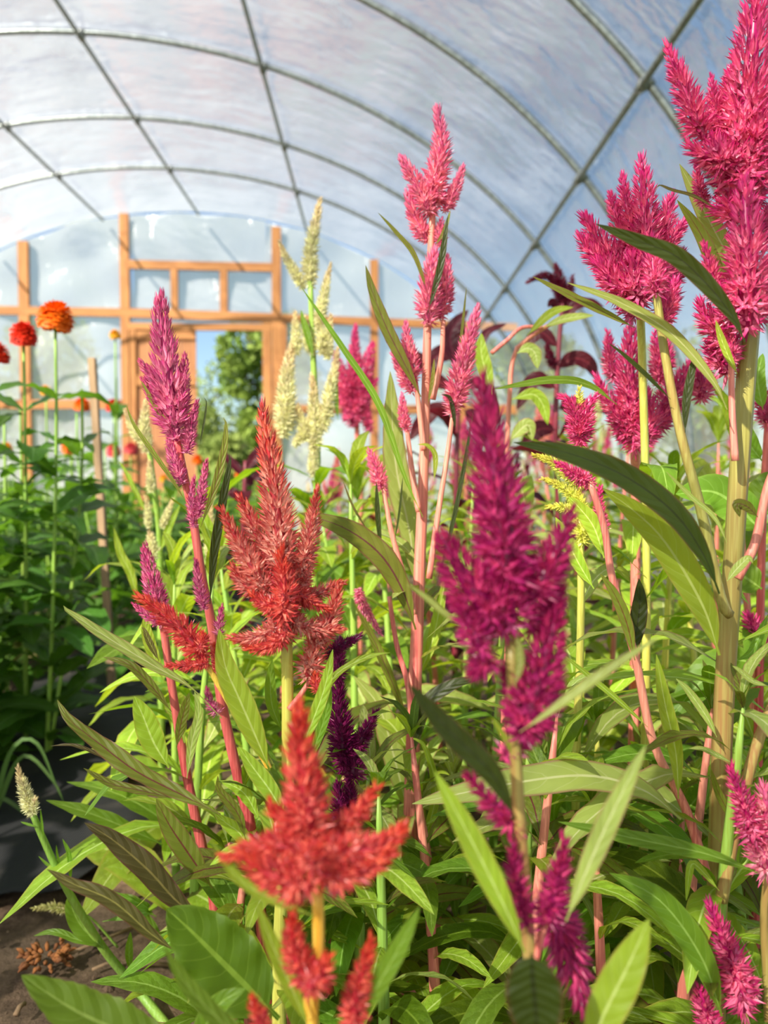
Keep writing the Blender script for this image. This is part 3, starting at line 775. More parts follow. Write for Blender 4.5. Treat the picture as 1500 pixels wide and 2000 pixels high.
    for a, w, dd, o in (([(838, 412), (822, 375), (800, 335), (782, 307)], 44, .84, .35), ([(868, 412), (882, 385), (895, 355), (905, 325)], 32, .85, .35), ([(836, 472), (818, 440), (805, 410), (796, 375)], 40, .855, .3),
        ([(836, 630), (838, 580), (842, 530), (848, 488)], 56, .845, .4), ([(858, 622), (868, 580), (872, 545), (873, 500)], 42, .86, .3), ([(862, 480), (858, 455), (862, 430)], 30, .85, .4)):
        p.pspike(a, w, dd, 'pink', o, up=.5)
    for st, sps in (([(885, 805), (872, 900), (855, 1010), (838, 1130)], [([(882, 808), (898, 740), (915, 670), (934, 600)], 52)]), ([(812, 745), (820, 810), (828, 880)], [([(808, 745), (800, 700), (792, 632)], 40), ([(805, 765), (785, 720), (768, 690)], 36)]),
        ([(795, 840), (805, 920), (818, 1000)], [([(795, 842), (788, 810), (785, 770)], 26)]), ([(748, 950), (765, 1040), (790, 1130), (810, 1200)], [([(746, 955), (735, 915), (722, 880)], 36)]),
        ([(866, 625), (862, 700), (845, 780)], []), ([(760, 1165), (775, 1260), (795, 1330), (806, 1420)], [([(700, 1150), (708, 1180), (745, 1240)], 24)])):
        p.pstem(st, 9, 13, d, 'pink', name='branch')
        for a, w in sps: p.pspike(a, w, d, 'pink', .35, up=.5)
    for a, w, dd, m, kk in (([(822, 775), (795, 720), (755, 640), (728, 570), (714, 518)], 44, .83, 'olive', .1), ([(826, 1010), (790, 930), (740, 790), (670, 680), (588, 560)], 24, .82, 'green', .2), ([(815, 1160), (800, 1040), (772, 900), (762, 725)], 84, .90, 'pale', .05),
        ([(838, 580), (810, 500), (775, 455), (738, 415)], 17, .84, 'olive', .2), ([(836, 610), (850, 560), (862, 510), (875, 420)], 24, .83, 'dark', .05), ([(850, 480), (868, 450), (880, 410)], 14, .84, 'olive', .1),
        ([(890, 740), (897, 690), (905, 620), (911, 560)], 10, .86, 'olive', .1), ([(850, 1150), (880, 1040), (905, 920), (925, 800)], 16, .85, 'dark', .1), ([(812, 1230), (785, 1150), (740, 1080), (670, 1030), (585, 1002)], 84, .80, 'olive', .25),
        ([(745, 1080), (738, 1010), (735, 940)], 18, .84, 'dark', .1), ([(770, 1060), (780, 1000), (787, 930)], 8, .84, 'dark', .1), ([(720, 1040), (690, 990), (670, 940)], 8, .82, 'brown', .1),
        ([(848, 940), (850, 890), (835, 870), (815, 868)], 18, .84, 'lime', .3), ([(836, 790), (845, 740), (848, 700)], 14, .84, 'olive', .1), ([(890, 840), (880, 780), (862, 770)], 16, .84, 'dark', .1),
        ([(800, 1420), (765, 1330), (730, 1250), (690, 1175)], 30, .86, 'olive', .2), ([(815, 1330), (845, 1250), (860, 1180), (872, 1120)], 40, .88, 'lime', .1), ([(806, 1480), (830, 1380), (880, 1340), (950, 1320)], 50, .86, 'dark', .4),
        ([(800, 1600), (770, 1480), (740, 1380), (690, 1320)], 78, .93, 'pale', .15), ([(806, 1700), (850, 1560), (830, 1460), (800, 1440)], 30, .83, 'lime', .3)):
        p.pleaf(a, w, dd, m, kk, serr=.02)
    auto_leaves(p, p.px([(820, 1100), (800, 1750)], .86, .9)+[p.base], 18, .15, ['lime', 'pale', 'olive', 'green'], 21, t0=.02)

    # --- plum celosia behind the coral one
    p = Plant('celosia', gbase(700, 1800, .74), 'small plum-purple celosia just behind the coral flower heads', CE)
    p.pstem([(668, 1520), (712, 1560), (705, 1680), (700, 1800)], 11, 18, .72, 'brown', .74, ground=True)
    for a, w in (([(672, 1500), (668, 1440), (660, 1380), (662, 1310)], 62), ([(690, 1470), (708, 1440), (722, 1415), (736, 1388)], 42), ([(690, 1520), (690, 1480), (688, 1450)], 64), ([(670, 1620), (665, 1570), (660, 1530)], 50), ([(660, 1330), (660, 1290), (665, 1250)], 44), ([(680, 1590), (684, 1555), (680, 1520)], 40)):
        p.pspike(a, w, .70, 'plum', .4)
    auto_leaves(p, p.px([(705, 1600), (700, 1800)], .72, .74)+[p.base], 8, .12, ['green', 'lime'], 31)

    # --- the great hot pink celosia on the right, with its branches
    p = Plant('celosia', gbase(1400, 1850, .64), 'largest hot pink celosia on a thick ribbed tan stem with long dark leaves', CE)
    d = .60
    p.pstem([(1472, 560), (1462, 680), (1445, 900), (1430, 1130), (1415, 1350), (1405, 1600), (1398, 1850)], 34, 42, d, 'brown', .64, ground=True, sides=16, ridge=.06)
    p.pspike([(1452, 420), (1455, 280), (1468, 120), (1480, -70)], 128, .60, 'hot', .85)
    p.pspike([(1460, 640), (1462, 560), (1458, 460), (1455, 350)], 112, .57, 'hot', .75)
    for a, w, dd, o in (([(1378, 275), (1355, 220), (1330, 160), (1305, 93)], 66, .60, .35), ([(1408, 280), (1400, 230), (1393, 190), (1390, 150)], 44, .61, .5), ([(1420, 240), (1425, 180), (1432, 130)], 60, .62, .6), ([(1440, 330), (1400, 310), (1365, 300), (1345, 285)], 70, .59, .9),
        ([(1430, 350), (1405, 300), (1390, 270)], 90, .595, .9), ([(1470, 310), (1480, 260), (1495, 210)], 80, .59, .8), ([(1450, 430), (1420, 410), (1400, 400)], 80, .6, .8), ([(1440, 420), (1460, 370), (1490, 330)], 80, .61, .8), ([(1375, 400), (1365, 360), (1360, 320)], 34, .62, .7),
        ([(1405, 590), (1390, 540), (1376, 475)], 46, .59, .4), ([(1430, 690), (1405, 650), (1380, 620), (1368, 590)], 72, .6, .8), ([(1420, 730), (1400, 700), (1385, 670)], 70, .61, .8), ([(1435, 640), (1420, 600), (1412, 560)], 60, .58, .8), ([(1490, 600), (1500, 550), (1510, 500)], 70, .6, .8), ([(1480, 480), (1500, 440), (1510, 400)], 60, .62, .6)):
        p.pspike(a, w, dd, 'hot', o)
    p.pstem([(1280, 560), (1300, 700), (1330, 850), (1370, 1000), (1408, 1170), (1425, 1200)], 15, 21, .585, 'brown', .60, name='branch')
    p.pspike([(1282, 572), (1277, 535), (1273, 485)], 54, .583, 'hot', .7); p.pspike([(1290, 640), (1310, 590), (1320, 545)], 46, .6, 'hot', .5)
    p.pstem([(1150, 935), (1180, 1030), (1196, 1130), (1240, 1282), (1276, 1450), (1340, 1582), (1382, 1715)], 13, 19, .62, 'pink', .62, name='branch')
    p.pspike([(1153, 945), (1122, 925), (1085, 903)], 36, .62, 'hot', .5); p.pspike([(1430, 705), (1424, 670), (1412, 640)], 40, .585, 'hot', .6)
    p.pstem([(1428, 690), (1430, 800), (1436, 900)], 10, 14, .59, 'pink', name='branch')
    p.pstem([(1540, 860), (1500, 950), (1475, 1060), (1440, 1130)], 15, 18, .60, 'pink', name='branch')
    p.pstem([(1530, 1330), (1480, 1450), (1440, 1600), (1408, 1760)], 18, 24, .60, 'brown', name='branch')
    for a, w, dd, m, kk in (([(1455, 668), (1432, 620), (1385, 560), (1320, 500), (1245, 470), (1163, 437)], 62, .52, 'dark', .15), ([(1405, 1160), (1375, 1085), (1315, 1000), (1220, 930), (1110, 885), (1003, 864)], 88, .52, 'dark', .2),
        ([(1405, 1280), (1372, 1182), (1300, 1060), (1235, 995), (1178, 955)], 108, .56, 'lime', .1), ([(1420, 800), (1390, 740), (1310, 650), (1210, 590), (1108, 552)], 42, .57, 'pale', .3), ([(1240, 640), (1180, 610), (1110, 575), (1040, 540)], 30, .58, 'olive', .35),
        ([(1338, 845), (1340, 790), (1350, 730), (1361, 680)], 30, .575, 'dark', .05), ([(1310, 780), (1260, 730), (1215, 690), (1188, 670)], 16, .58, 'dark', .2), ([(1330, 1600), (1260, 1545), (1150, 1515), (1000, 1530), (805, 1570)], 108, .58, 'pale', .25),
        ([(1480, 1705), (1380, 1668), (1250, 1640), (1090, 1605)], 56, .54, 'green', .35), ([(1410, 1985), (1370, 1870), (1290, 1760), (1190, 1705)], 92, .54, 'green', .15), ([(1325, 1560), (1320, 1470), (1298, 1370), (1282, 1278)], 52, .585, 'lime', .05),
        ([(1400, 1440), (1380, 1400), (1345, 1350), (1320, 1325)], 30, .6, 'pale', .2), ([(1500, 1340), (1470, 1330), (1445, 1310), (1430, 1300)], 22, .57, 'pale', .3), ([(1430, 1490), (1400, 1475), (1370, 1462), (1345, 1462)], 22, .58, 'pale', .4),
        ([(1420, 1135), (1440, 1110), (1462, 1090), (1470, 1100)], 34, .58, 'pale', .2), ([(1460, 640), (1450, 560), (1390, 440), (1327, 320)], 66, .64, 'pale', .1), ([(1430, 640), (1410, 560), (1370, 460), (1322, 390)], 48, .63, 'olive', .1),
        ([(1400, 410), (1360, 385), (1310, 370), (1288, 362), (1278, 372)], 14, .59, 'brown', .4), ([(1440, 730), (1420, 690), (1405, 650), (1398, 625)], 26, .575, 'lime', .1), ([(1240, 1290), (1225, 1220), (1200, 1160), (1172, 1120)], 40, .60, 'olive', .1),
        ([(1230, 1290), (1245, 1220), (1250, 1170), (1248, 1130)], 56, .64, 'dark', .1), ([(1420, 1060), (1395, 1010), (1350, 970), (1300, 920)], 18, .57, 'pale', .2), ([(1265, 1420), (1210, 1370), (1150, 1320), (1095, 1275)], 22, .6, 'lime', .3),
        ([(1480, 1010), (1460, 990), (1440, 985), (1445, 1010)], 36, .57, 'olive', .2), ([(1405, 1740), (1370, 1700), (1350, 1690), (1340, 1760)], 26, .57, 'lime', .3), ([(1480, 620), (1500, 580), (1520, 560)], 40, .6, 'lime', .2),
        ([(1500, 1200), (1470, 1270), (1440, 1290)], 30, .66, 'green', .2), ([(1440, 1700), (1465, 1640), (1480, 1560), (1500, 1480)], 60, .62, 'green', .1), ([(1460, 1640), (1420, 1580), (1400, 1540), (1388, 1500)], 30, .6, 'olive', .1)):
        p.pleaf(a, w, dd, m, kk, pet=.05)
    auto_leaves(p, p.px([(1430, 1130), (1398, 1850)], .62, .64)+[p.base], 16, .16, ['lime', 'green', 'pale', 'green'], 44, t0=.1)

    # --- pink and cream-yellow head half behind the long dark leaf
    p = Plant('celosia', gbase(1130, 1500, .76), 'celosia with a pale yellow and pink mixed head on a yellow-green stem', CE)
    p.pstem([(1132, 1000), (1135, 1150), (1132, 1300), (1125, 1500)], 14, 20, .72, 'yel', .75, ground=True)
    for a, w, m in (([(1135, 950), (1100, 920), (1075, 900), (1042, 888)], 30, 'yellow'), ([(1140, 990), (1110, 960), (1085, 945), (1060, 935)], 28, 'yellow'), ([(1125, 1000), (1095, 990), (1070, 990)], 24, 'yellow'), ([(1140, 1060), (1135, 1010), (1130, 960)], 44, 'yellow'),
        ([(1160, 950), (1130, 930), (1105, 915), (1078, 900)], 32, 'hot'), ([(1130, 865), (1128, 830), (1115, 790), (1095, 775)], 50, 'hot'), ([(1132, 865), (1140, 825), (1150, 790), (1165, 772)], 50, 'hot'), ([(1131, 800), (1131, 775), (1131, 755)], 12, 'yellow'), ([(1180, 1040), (1170, 990), (1172, 950)], 30, 'hot')):
        p.pspike(a, w, .72, m, .4)
    p.pleaf([(1180, 1090), (1160, 1030), (1130, 990), (1110, 970)], 60, .70, 'lime', .1); p.pleaf([(1160, 1150), (1130, 1100), (1100, 1040), (1085, 1010)], 50, .72, 'lime', .1)
    auto_leaves(p, p.px([(1130, 1050), (1125, 1500)], .73, .75)+[p.base], 14, .16, ['lime', 'pale', 'green'], 51)

    # --- crested hot pink plume
    p = Plant('celosia', gbase(1262, 1300, .84), 'wide bushy hot pink plume on a pale yellow stem, behind the tan branch', CE)
    p.pstem([(1248, 560), (1252, 640), (1256, 760), (1262, 1000), (1262, 1300)], 15, 20, .74, 'yel', .82, ground=True)
    for a, w, dd, o in (([(1262, 540), (1262, 470), (1258, 390), (1253, 308)], 78, .72, .5), ([(1250, 510), (1232, 440), (1222, 390), (1215, 345)], 52, .725, .4), ([(1240, 520), (1215, 460), (1200, 410), (1192, 378)], 52, .73, .4), ([(1275, 500), (1295, 450), (1305, 410), (1312, 380)], 60, .73, .4),
        ([(1280, 520), (1305, 480), (1325, 450), (1345, 425)], 46, .72, .4), ([(1235, 540), (1190, 500), (1160, 460), (1140, 420)], 72, .73, .5), ([(1235, 550), (1185, 520), (1150, 490), (1132, 458)], 60, .72, .5), ([(1245, 580), (1210, 560), (1185, 535), (1165, 510)], 76, .71, .8),
        ([(1290, 560), (1275, 510), (1270, 470)], 96, .70, .9), ([(1250, 590), (1240, 550), (1235, 500)], 96, .705, .9), ([(1300, 610), (1305, 570), (1308, 530)], 60, .71, .6), ([(1240, 620), (1225, 590), (1210, 560)], 60, .72, .6), ([(1310, 560), (1320, 520), (1335, 490)], 50, .73, .5)):
        p.pspike(a, w, dd, 'hot', o)
    auto_leaves(p, p.px([(1258, 800), (1262, 1300)], .76, .82)+[p.base], 14, .16, ['lime', 'green'], 61)

    # --- hot pink spike cluster below the plume
    p = Plant('celosia', gbase(1238, 1300, .98), 'hot pink celosia cluster with a ringed middle spike below the bushy plume', CE)
    p.pstem([(1240, 860), (1242, 960), (1240, 1300)], 18, 26, .88, 'pink', .96, ground=True)
    for a, w, dd, o in (([(1240, 875), (1236, 800), (1230, 720), (1232, 630)], 82, .86, .7), ([(1225, 860), (1205, 810), (1180, 770), (1165, 735)], 50, .86, .4), ([(1255, 870), (1272, 820), (1268, 790), (1262, 760)], 56, .84, .4), ([(1290, 800), (1315, 770), (1335, 740), (1350, 705)], 62, .88, .4),
        ([(1270, 840), (1300, 815), (1325, 800)], 52, .87, .6), ([(1290, 750), (1285, 700), (1278, 650)], 44, .9, .6), ([(1200, 740), (1192, 700), (1188, 650)], 40, .92, .5), ([(1300, 730), (1300, 690), (1290, 640)], 40, .92, .5), ([(1370, 780), (1368, 740), (1360, 700)], 60, .9, .5)):
        p.pspike(a, w, dd, 'hot', o)
    p.pleaf([(1205, 790), (1150, 752), (1080, 742), (965, 760)], 30, .82, 'green', .3)
    auto_leaves(p, p.px([(1240, 900), (1240, 1300)], .88, .96)+[p.base], 16, .18, ['lime', 'green', 'pale'], 71)

    # --- pink spikes at the lower right
    p = Plant('celosia', gbase(1500, 1980, .58), 'low celosia with pink spikes fading to pale florets, below the thick tan stem', CE)
    p.pstem([(1500, 1700), (1492, 1800), (1500, 1980)], 14, 20, .56, 'brown', .57, ground=True)
    for a, w, m in (([(1475, 1650), (1462, 1600), (1445, 1550), (1428, 1500)], 62, 'hot'), ([(1500, 1640), (1500, 1590), (1492, 1540)], 76, 'pink'), ([(1495, 1700), (1490, 1660), (1480, 1620)], 80, 'pink'), ([(1452, 1975), (1440, 1910), (1415, 1840), (1386, 1768)], 76, 'hot'), ([(1390, 2020), (1380, 1980), (1366, 1930)], 60, 'hot'), ([(1475, 1940), (1460, 1915), (1450, 1890)], 40, 'pink')):
        p.pspike(a, w, .55, m, .75)
    p.pstem([(1452, 1975), (1470, 2020), (1500, 2060)], 10, 12, .55, 'brown', name='branch')
    auto_leaves(p, p.px([(1490, 1780), (1500, 1980)], .56, .58)+[p.base], 8, .12, ['green', 'lime'], 81)

    # --- cream celosias
    p = Plant('celosia', gbase(612, 1250, 1.32), 'cream celosia with many pale upright spikes in front of the door frame', CE)
    p.pstem([(606, 550), (612, 700), (620, 900), (614, 1100), (612, 1250)], 11, 22, 1.25, 'green', 1.3, ground=True)
    for a, w in (([(606, 558), (606, 500), (615, 440), (626, 390)], 36), ([(592, 562), (575, 530), (560, 505), (546, 473)], 26), ([(622, 640), (630, 590), (638, 550), (646, 515)], 28), ([(580, 690), (578, 650), (576, 610)], 26), ([(556, 850), (558, 790), (562, 720), (572, 668)], 48),
        ([(640, 700), (642, 660), (646, 615)], 26), ([(616, 880), (614, 820), (612, 770), (610, 735)], 36), ([(632, 840), (642, 780), (652, 730), (660, 680)], 34), ([(598, 860), (590, 830), (582, 790)], 28), ([(610, 690), (600, 660), (596, 620)], 28), ([(575, 870), (595, 840), (612, 800)], 24),
        ([(630, 690), (628, 650), (622, 610)], 34), ([(612, 930), (612, 890), (612, 850)], 26)):
        p.pspike(a, w, 1.25, 'cream', .5)
    p.pleaf([(612, 700), (600, 650), (592, 625), (588, 605)], 24, 1.24, 'green', .1); p.pleaf([(660, 820), (655, 760), (658, 720)], 18, 1.25, 'green', .1)
    auto_leaves(p, p.px([(616, 820), (612, 1250)], 1.25, 1.3)+[p.base], 22, .2, ['lime', 'green'], 91)
    p = Plant('celosia', gbase(312, 1250, 1.3), 'pale cream-green celosia leaning at the path edge behind the rose-magenta spike', CE)
    p.pstem([(292, 880), (302, 960), (312, 1060), (314, 1250)], 10, 16, 1.22, 'green', 1.28, ground=True)
    for a, w in (([(285, 880), (282, 830), (285, 780)], 30), ([(272, 860), (258, 835), (244, 800)], 22), ([(300, 1090), (296, 1060), (292, 1040)], 30), ([(318, 1030), (328, 1000), (338, 975)], 20), ([(290, 1030), (288, 990), (284, 970)], 18), ([(296, 960), (294, 930), (292, 900)], 22), ([(408, 1090), (410, 1040), (412, 980)], 22)):
        p.pspike(a, w, 1.2, 'cream', .4)
    p.pleaf([(290, 885), (275, 850), (262, 830)], 14, 1.2, 'lime', .1); p.pleaf([(270, 1180), (255, 1120), (235, 1080), (222, 1030)], 30, 1.18, 'lime', .15, wav=.15); p.pleaf([(312, 1080), (330, 1030), (352, 985)], 22, 1.2, 'lime', .1)
    p.pleaf([(290, 1010), (265, 960), (245, 920), (232, 900)], 16, 1.2, 'lime', .15, wav=.2)
    auto_leaves(p, p.px([(312, 1060), (314, 1250)], 1.22, 1.28)+[p.base], 16, .15, ['lime', 'green'], 95)
hero_plants()

# ------------------------------------------------------------------ repeated pieces
_proto = {}
def leaf_proto(kind, var, mat):
    k = (kind, var, mat)
    if k not in _proto:
        r = random.Random(var*7+len(kind))
        if kind == 'lance': pts = [(0, 0, 0), (0.02, .3, .07+.05*r.random()), (0.05*r.uniform(-1, 1), .65, .06), (0.1*r.uniform(-1, 1), .96, -.08-.15*r.random())]; w = r.uniform(.28, .42)
        else: pts = [(0, 0, 0), (0, .3, .05), (0.03, .65, .03), (.05, .98, -.10-.1*r.random())]; w = r.uniform(.46, .6)
        v, f, uv = leaf_geo([Vector(p) for p in pts], w, Vector((0, 0, 1)), kind, .06, .25, 10, 3, var)
        _proto[k] = make_mesh('leaf', v, f, LM[mat], True, uv)
    return _proto[k]
def spike_proto(var, mat, ln=.11, wd=.032):
    k = ('spike', var, mat, ln, wd)
    if k not in _proto:
        r = random.Random(var)
        v, f, c = spike_geo([Vector((0, 0, 0)), Vector((r.uniform(-.006, .006), r.uniform(-.006, .006), ln*.5)), Vector((r.uniform(-.012, .012), 0, ln))], wd, .25+.15*var, var+500, .6)
        _proto[k] = make_mesh('flower_spike', v, f, FM[mat], True, None, c)
    return _proto[k]
def put(name, me, parent, loc, zdir=None, yaw=0, el=0, sc=1.0, roll=0):
    o = bpy.data.objects.new(name, me); COL.objects.link(o); o.parent = parent
    if zdir is not None: q = Vector(zdir).to_track_quat('Z', 'Y').to_matrix()
    else: q = Matrix.Rotation(yaw, 3, 'Z') @ Matrix.Rotation(el, 3, 'X') @ Matrix.Rotation(roll, 3, 'Y')
    o.matrix_local = Matrix.Translation(loc) @ (q*sc).to_4x4()
    return o

def leafy(name, x, y, h, label, cat, group, stem, lmats, nleaf, lsize, fl=None, nsp=1, seed=0, kind='lance', lean=0.08, t0=.1, spsc=1.0):
    r = random.Random(seed); pl = Plant(name, (x, y, 0), label, cat, group)
    tx, ty = r.uniform(-lean, lean), r.uniform(-lean, lean)
    sp = catmull([Vector((0, 0, -.02)), Vector((tx*.3, ty*.3, h*.5)), Vector((tx, ty, h))], 12)
    m = MB(); m.tube(sp, [.0075-.0045*i/12 if i < 12 else .0012 for i in range(13)], 8, .05); m.build('stem', SM[stem], pl.root, True)
    for i in range(nleaf):
        t = t0+(0.97-t0)*(i+r.random()*.7)/nleaf; c = sp[min(12, int(t*12))]
        ln = lsize*r.uniform(.7, 1.2)*(1.1-.55*t)
        put('leaf', leaf_proto(kind, r.randrange(4), r.choice(lmats)), pl.root, c, yaw=i*2.4+seed+r.uniform(-.4, .4), el=r.uniform(-.15, .95)*(0.4+.6*t), sc=ln, roll=r.uniform(-.4, .4))
    for i in range(5):
        put('leaf', leaf_proto(kind, r.randrange(4), r.choice(lmats)), pl.root, sp[12]-Vector((0, 0, .004)), yaw=i*1.3+seed, el=r.uniform(.7, 1.25), sc=lsize*r.uniform(.25, .5))
    if fl:
        put('flower_spike', spike_proto(r.randrange(4), fl), pl.root, sp[12], (tx, ty, 1), sc=spsc*r.uniform(.9, 1.3))
        for k in range(nsp-1):
            t = r.uniform(.72, .98); a = r.uniform(0, 6.28); c = sp[int(t*12)]
            d = Vector((math.cos(a)*.7, math.sin(a)*.7, 1)).normalized(); e = c+d*r.uniform(.03, .07)
            b = MB(); b.tube([c, (c+e)/2+Vector((0, 0, -.004)), e], .0022, 6); b.build('branch', SM[stem], pl.root, True)
            put('flower_spike', spike_proto(r.randrange(4), fl), pl.root, e, d+Vector((0, 0, .6)), sc=spsc*r.uniform(.55, .9))
    return pl

def filler():
    r = random.Random(77)
    G = ['lime', 'lime', 'pale', 'lime', 'green']
    MARK = [(-.16, .65, 'the coral-red branched celosia'), (-.22, .78, 'the small pink-tipped celosia'), (.05, .88, 'the tall soft pink celosia'), (.19, .42, 'the deep magenta celosia'), (.28, .64, 'the largest hot pink celosia'),
            (.19, .76, 'the pale yellow and pink celosia'), (.29, .84, 'the bushy hot pink plume'), (-.1, 1.3, 'the cream celosia cluster'), (-.35, 1.28, 'the leaning cream-green celosia'), (.19, 1.75, 'the broad-leaved burgundy amaranth'),
            (.38, 1.6, 'the drooping burgundy amaranth'), (-.03, 1.75, 'the plume by the end wall film'), (.2, 1.18, 'the celosia with pink leaf stalks'), (.43, .88, 'the broad-leaved green celosia')]
    SW = {'green': 'green-stemmed', 'pink': 'pink-stemmed', 'yel': 'yellow-stemmed', 'burg': 'dark-stemmed'}
    def where(X, y, far=False):
        if far and y > 3.4: return ('in front of the open doorway' if X < .1 else 'in the far bed before the end wall' if X < .9 else 'in the far bed along the film wall')
        m = min(MARK, key=lambda q: (q[0]-X)**2+(q[1]-y)**2)
        return ('behind ' if y > m[1]+.06 else 'beside ')+m[2]
    def hmax(px):   # how high the mass of foliage reaches in the photo
        return np.interp(px, [250, 400, 560, 700, 850, 1000, 1150, 1500], [1080, 1010, 960, 930, 930, 900, 880, 840])
    n = 0; placed = []
    tries = 0
    while n < 46 and tries < 4000:
        tries += 1
        y = r.uniform(.92, 2.1); px = r.uniform(330, 1560); X = (px-735)/FPX*y
        if X < -.40+.05*(y-1) or X > 1.55: continue
        if any((X-a)**2+(y-b)**2 < .125**2 for a, b in placed): continue
        top = hmax(px)+r.uniform(0, 130)
        h = H_CAM+(938-top)/FPX*y
        if h < .12: continue
        placed.append((X, y)); n += 1
        sc = r.choice(['green', 'pink', 'yel', 'green'])
        leafy('celosia', X, y, min(h, .75), SW[sc]+' leafy celosia without open flowers '+where(X, y), 'flower plant', 'leafy celosias filling the bed', sc, G, 20, r.uniform(.17, .25), None, 1, n, t0=.2)
    n = 0
    while n < 34 and tries < 8000:
        tries += 1
        y = r.uniform(.60, 1.0); px = r.uniform(400, 1540); X = (px-735)/FPX*y
        if any((X-a)**2+(y-b)**2 < .075**2 for a, b in placed): continue
        top = np.interp(px, [400, 650, 900, 1200, 1500], [1600, 1450, 1400, 1350, 1350])+r.uniform(0, 250)
        h = H_CAM+(938-top)/FPX*y
        if h < .08: continue
        placed.append((X, y)); n += 1; sc = r.choice(['green', 'pink', 'yel', 'green'])
        leafy('celosia', X, y, h, 'low '+SW[sc]+' leafy celosia '+where(X, y), 'flower plant', 'low leafy celosias under the tall ones', sc, ['green', 'olive', 'pale', 'lime', 'deep', 'green'], 18, r.uniform(.13, .19), None, 1, 400+n, t0=.25, lean=.04)
    KIND = {'hot': 'hot pink', 'pink': 'soft pink', 'cream': 'small cream', 'coral': 'small coral', 'burg': 'burgundy flowered'}
    n = 0
    while n < 60 and tries < 14000:
        tries += 1
        y = r.uniform(1.5, 6.8); X = r.uniform(-.30, 1.5); px = 735+X/y*FPX
        if px > 1600 or any((X-a)**2+(y-b)**2 < .17**2 for a, b in placed): continue
        placed.append((X, y)); n += 1
        fl = r.choice(['hot', 'hot', 'pink', 'cream', 'coral', 'burg']) if px > 650 else r.choice(['cream', 'coral', 'pink', 'hot'])
        top = np.interp(px, [560, 700, 800, 950, 1100, 1500], [930, 860, 830, 800, 780, 740])+r.uniform(0, 110)
        h = min(max(.42, H_CAM+(938-top)/FPX*y), .95)
        sc = 'burg' if fl == 'burg' else r.choice(['pink', 'green'])
        leafy('celosia', X, y, h-.08, SW[sc]+' '+KIND[fl]+' celosia '+where(X, y, True), 'flower plant', KIND[fl]+' celosias deep in the bed', sc, ['burg'] if fl == 'burg' else G, 15, r.uniform(.18, .25), fl, 4, 200+n, t0=.3, spsc=1.1)

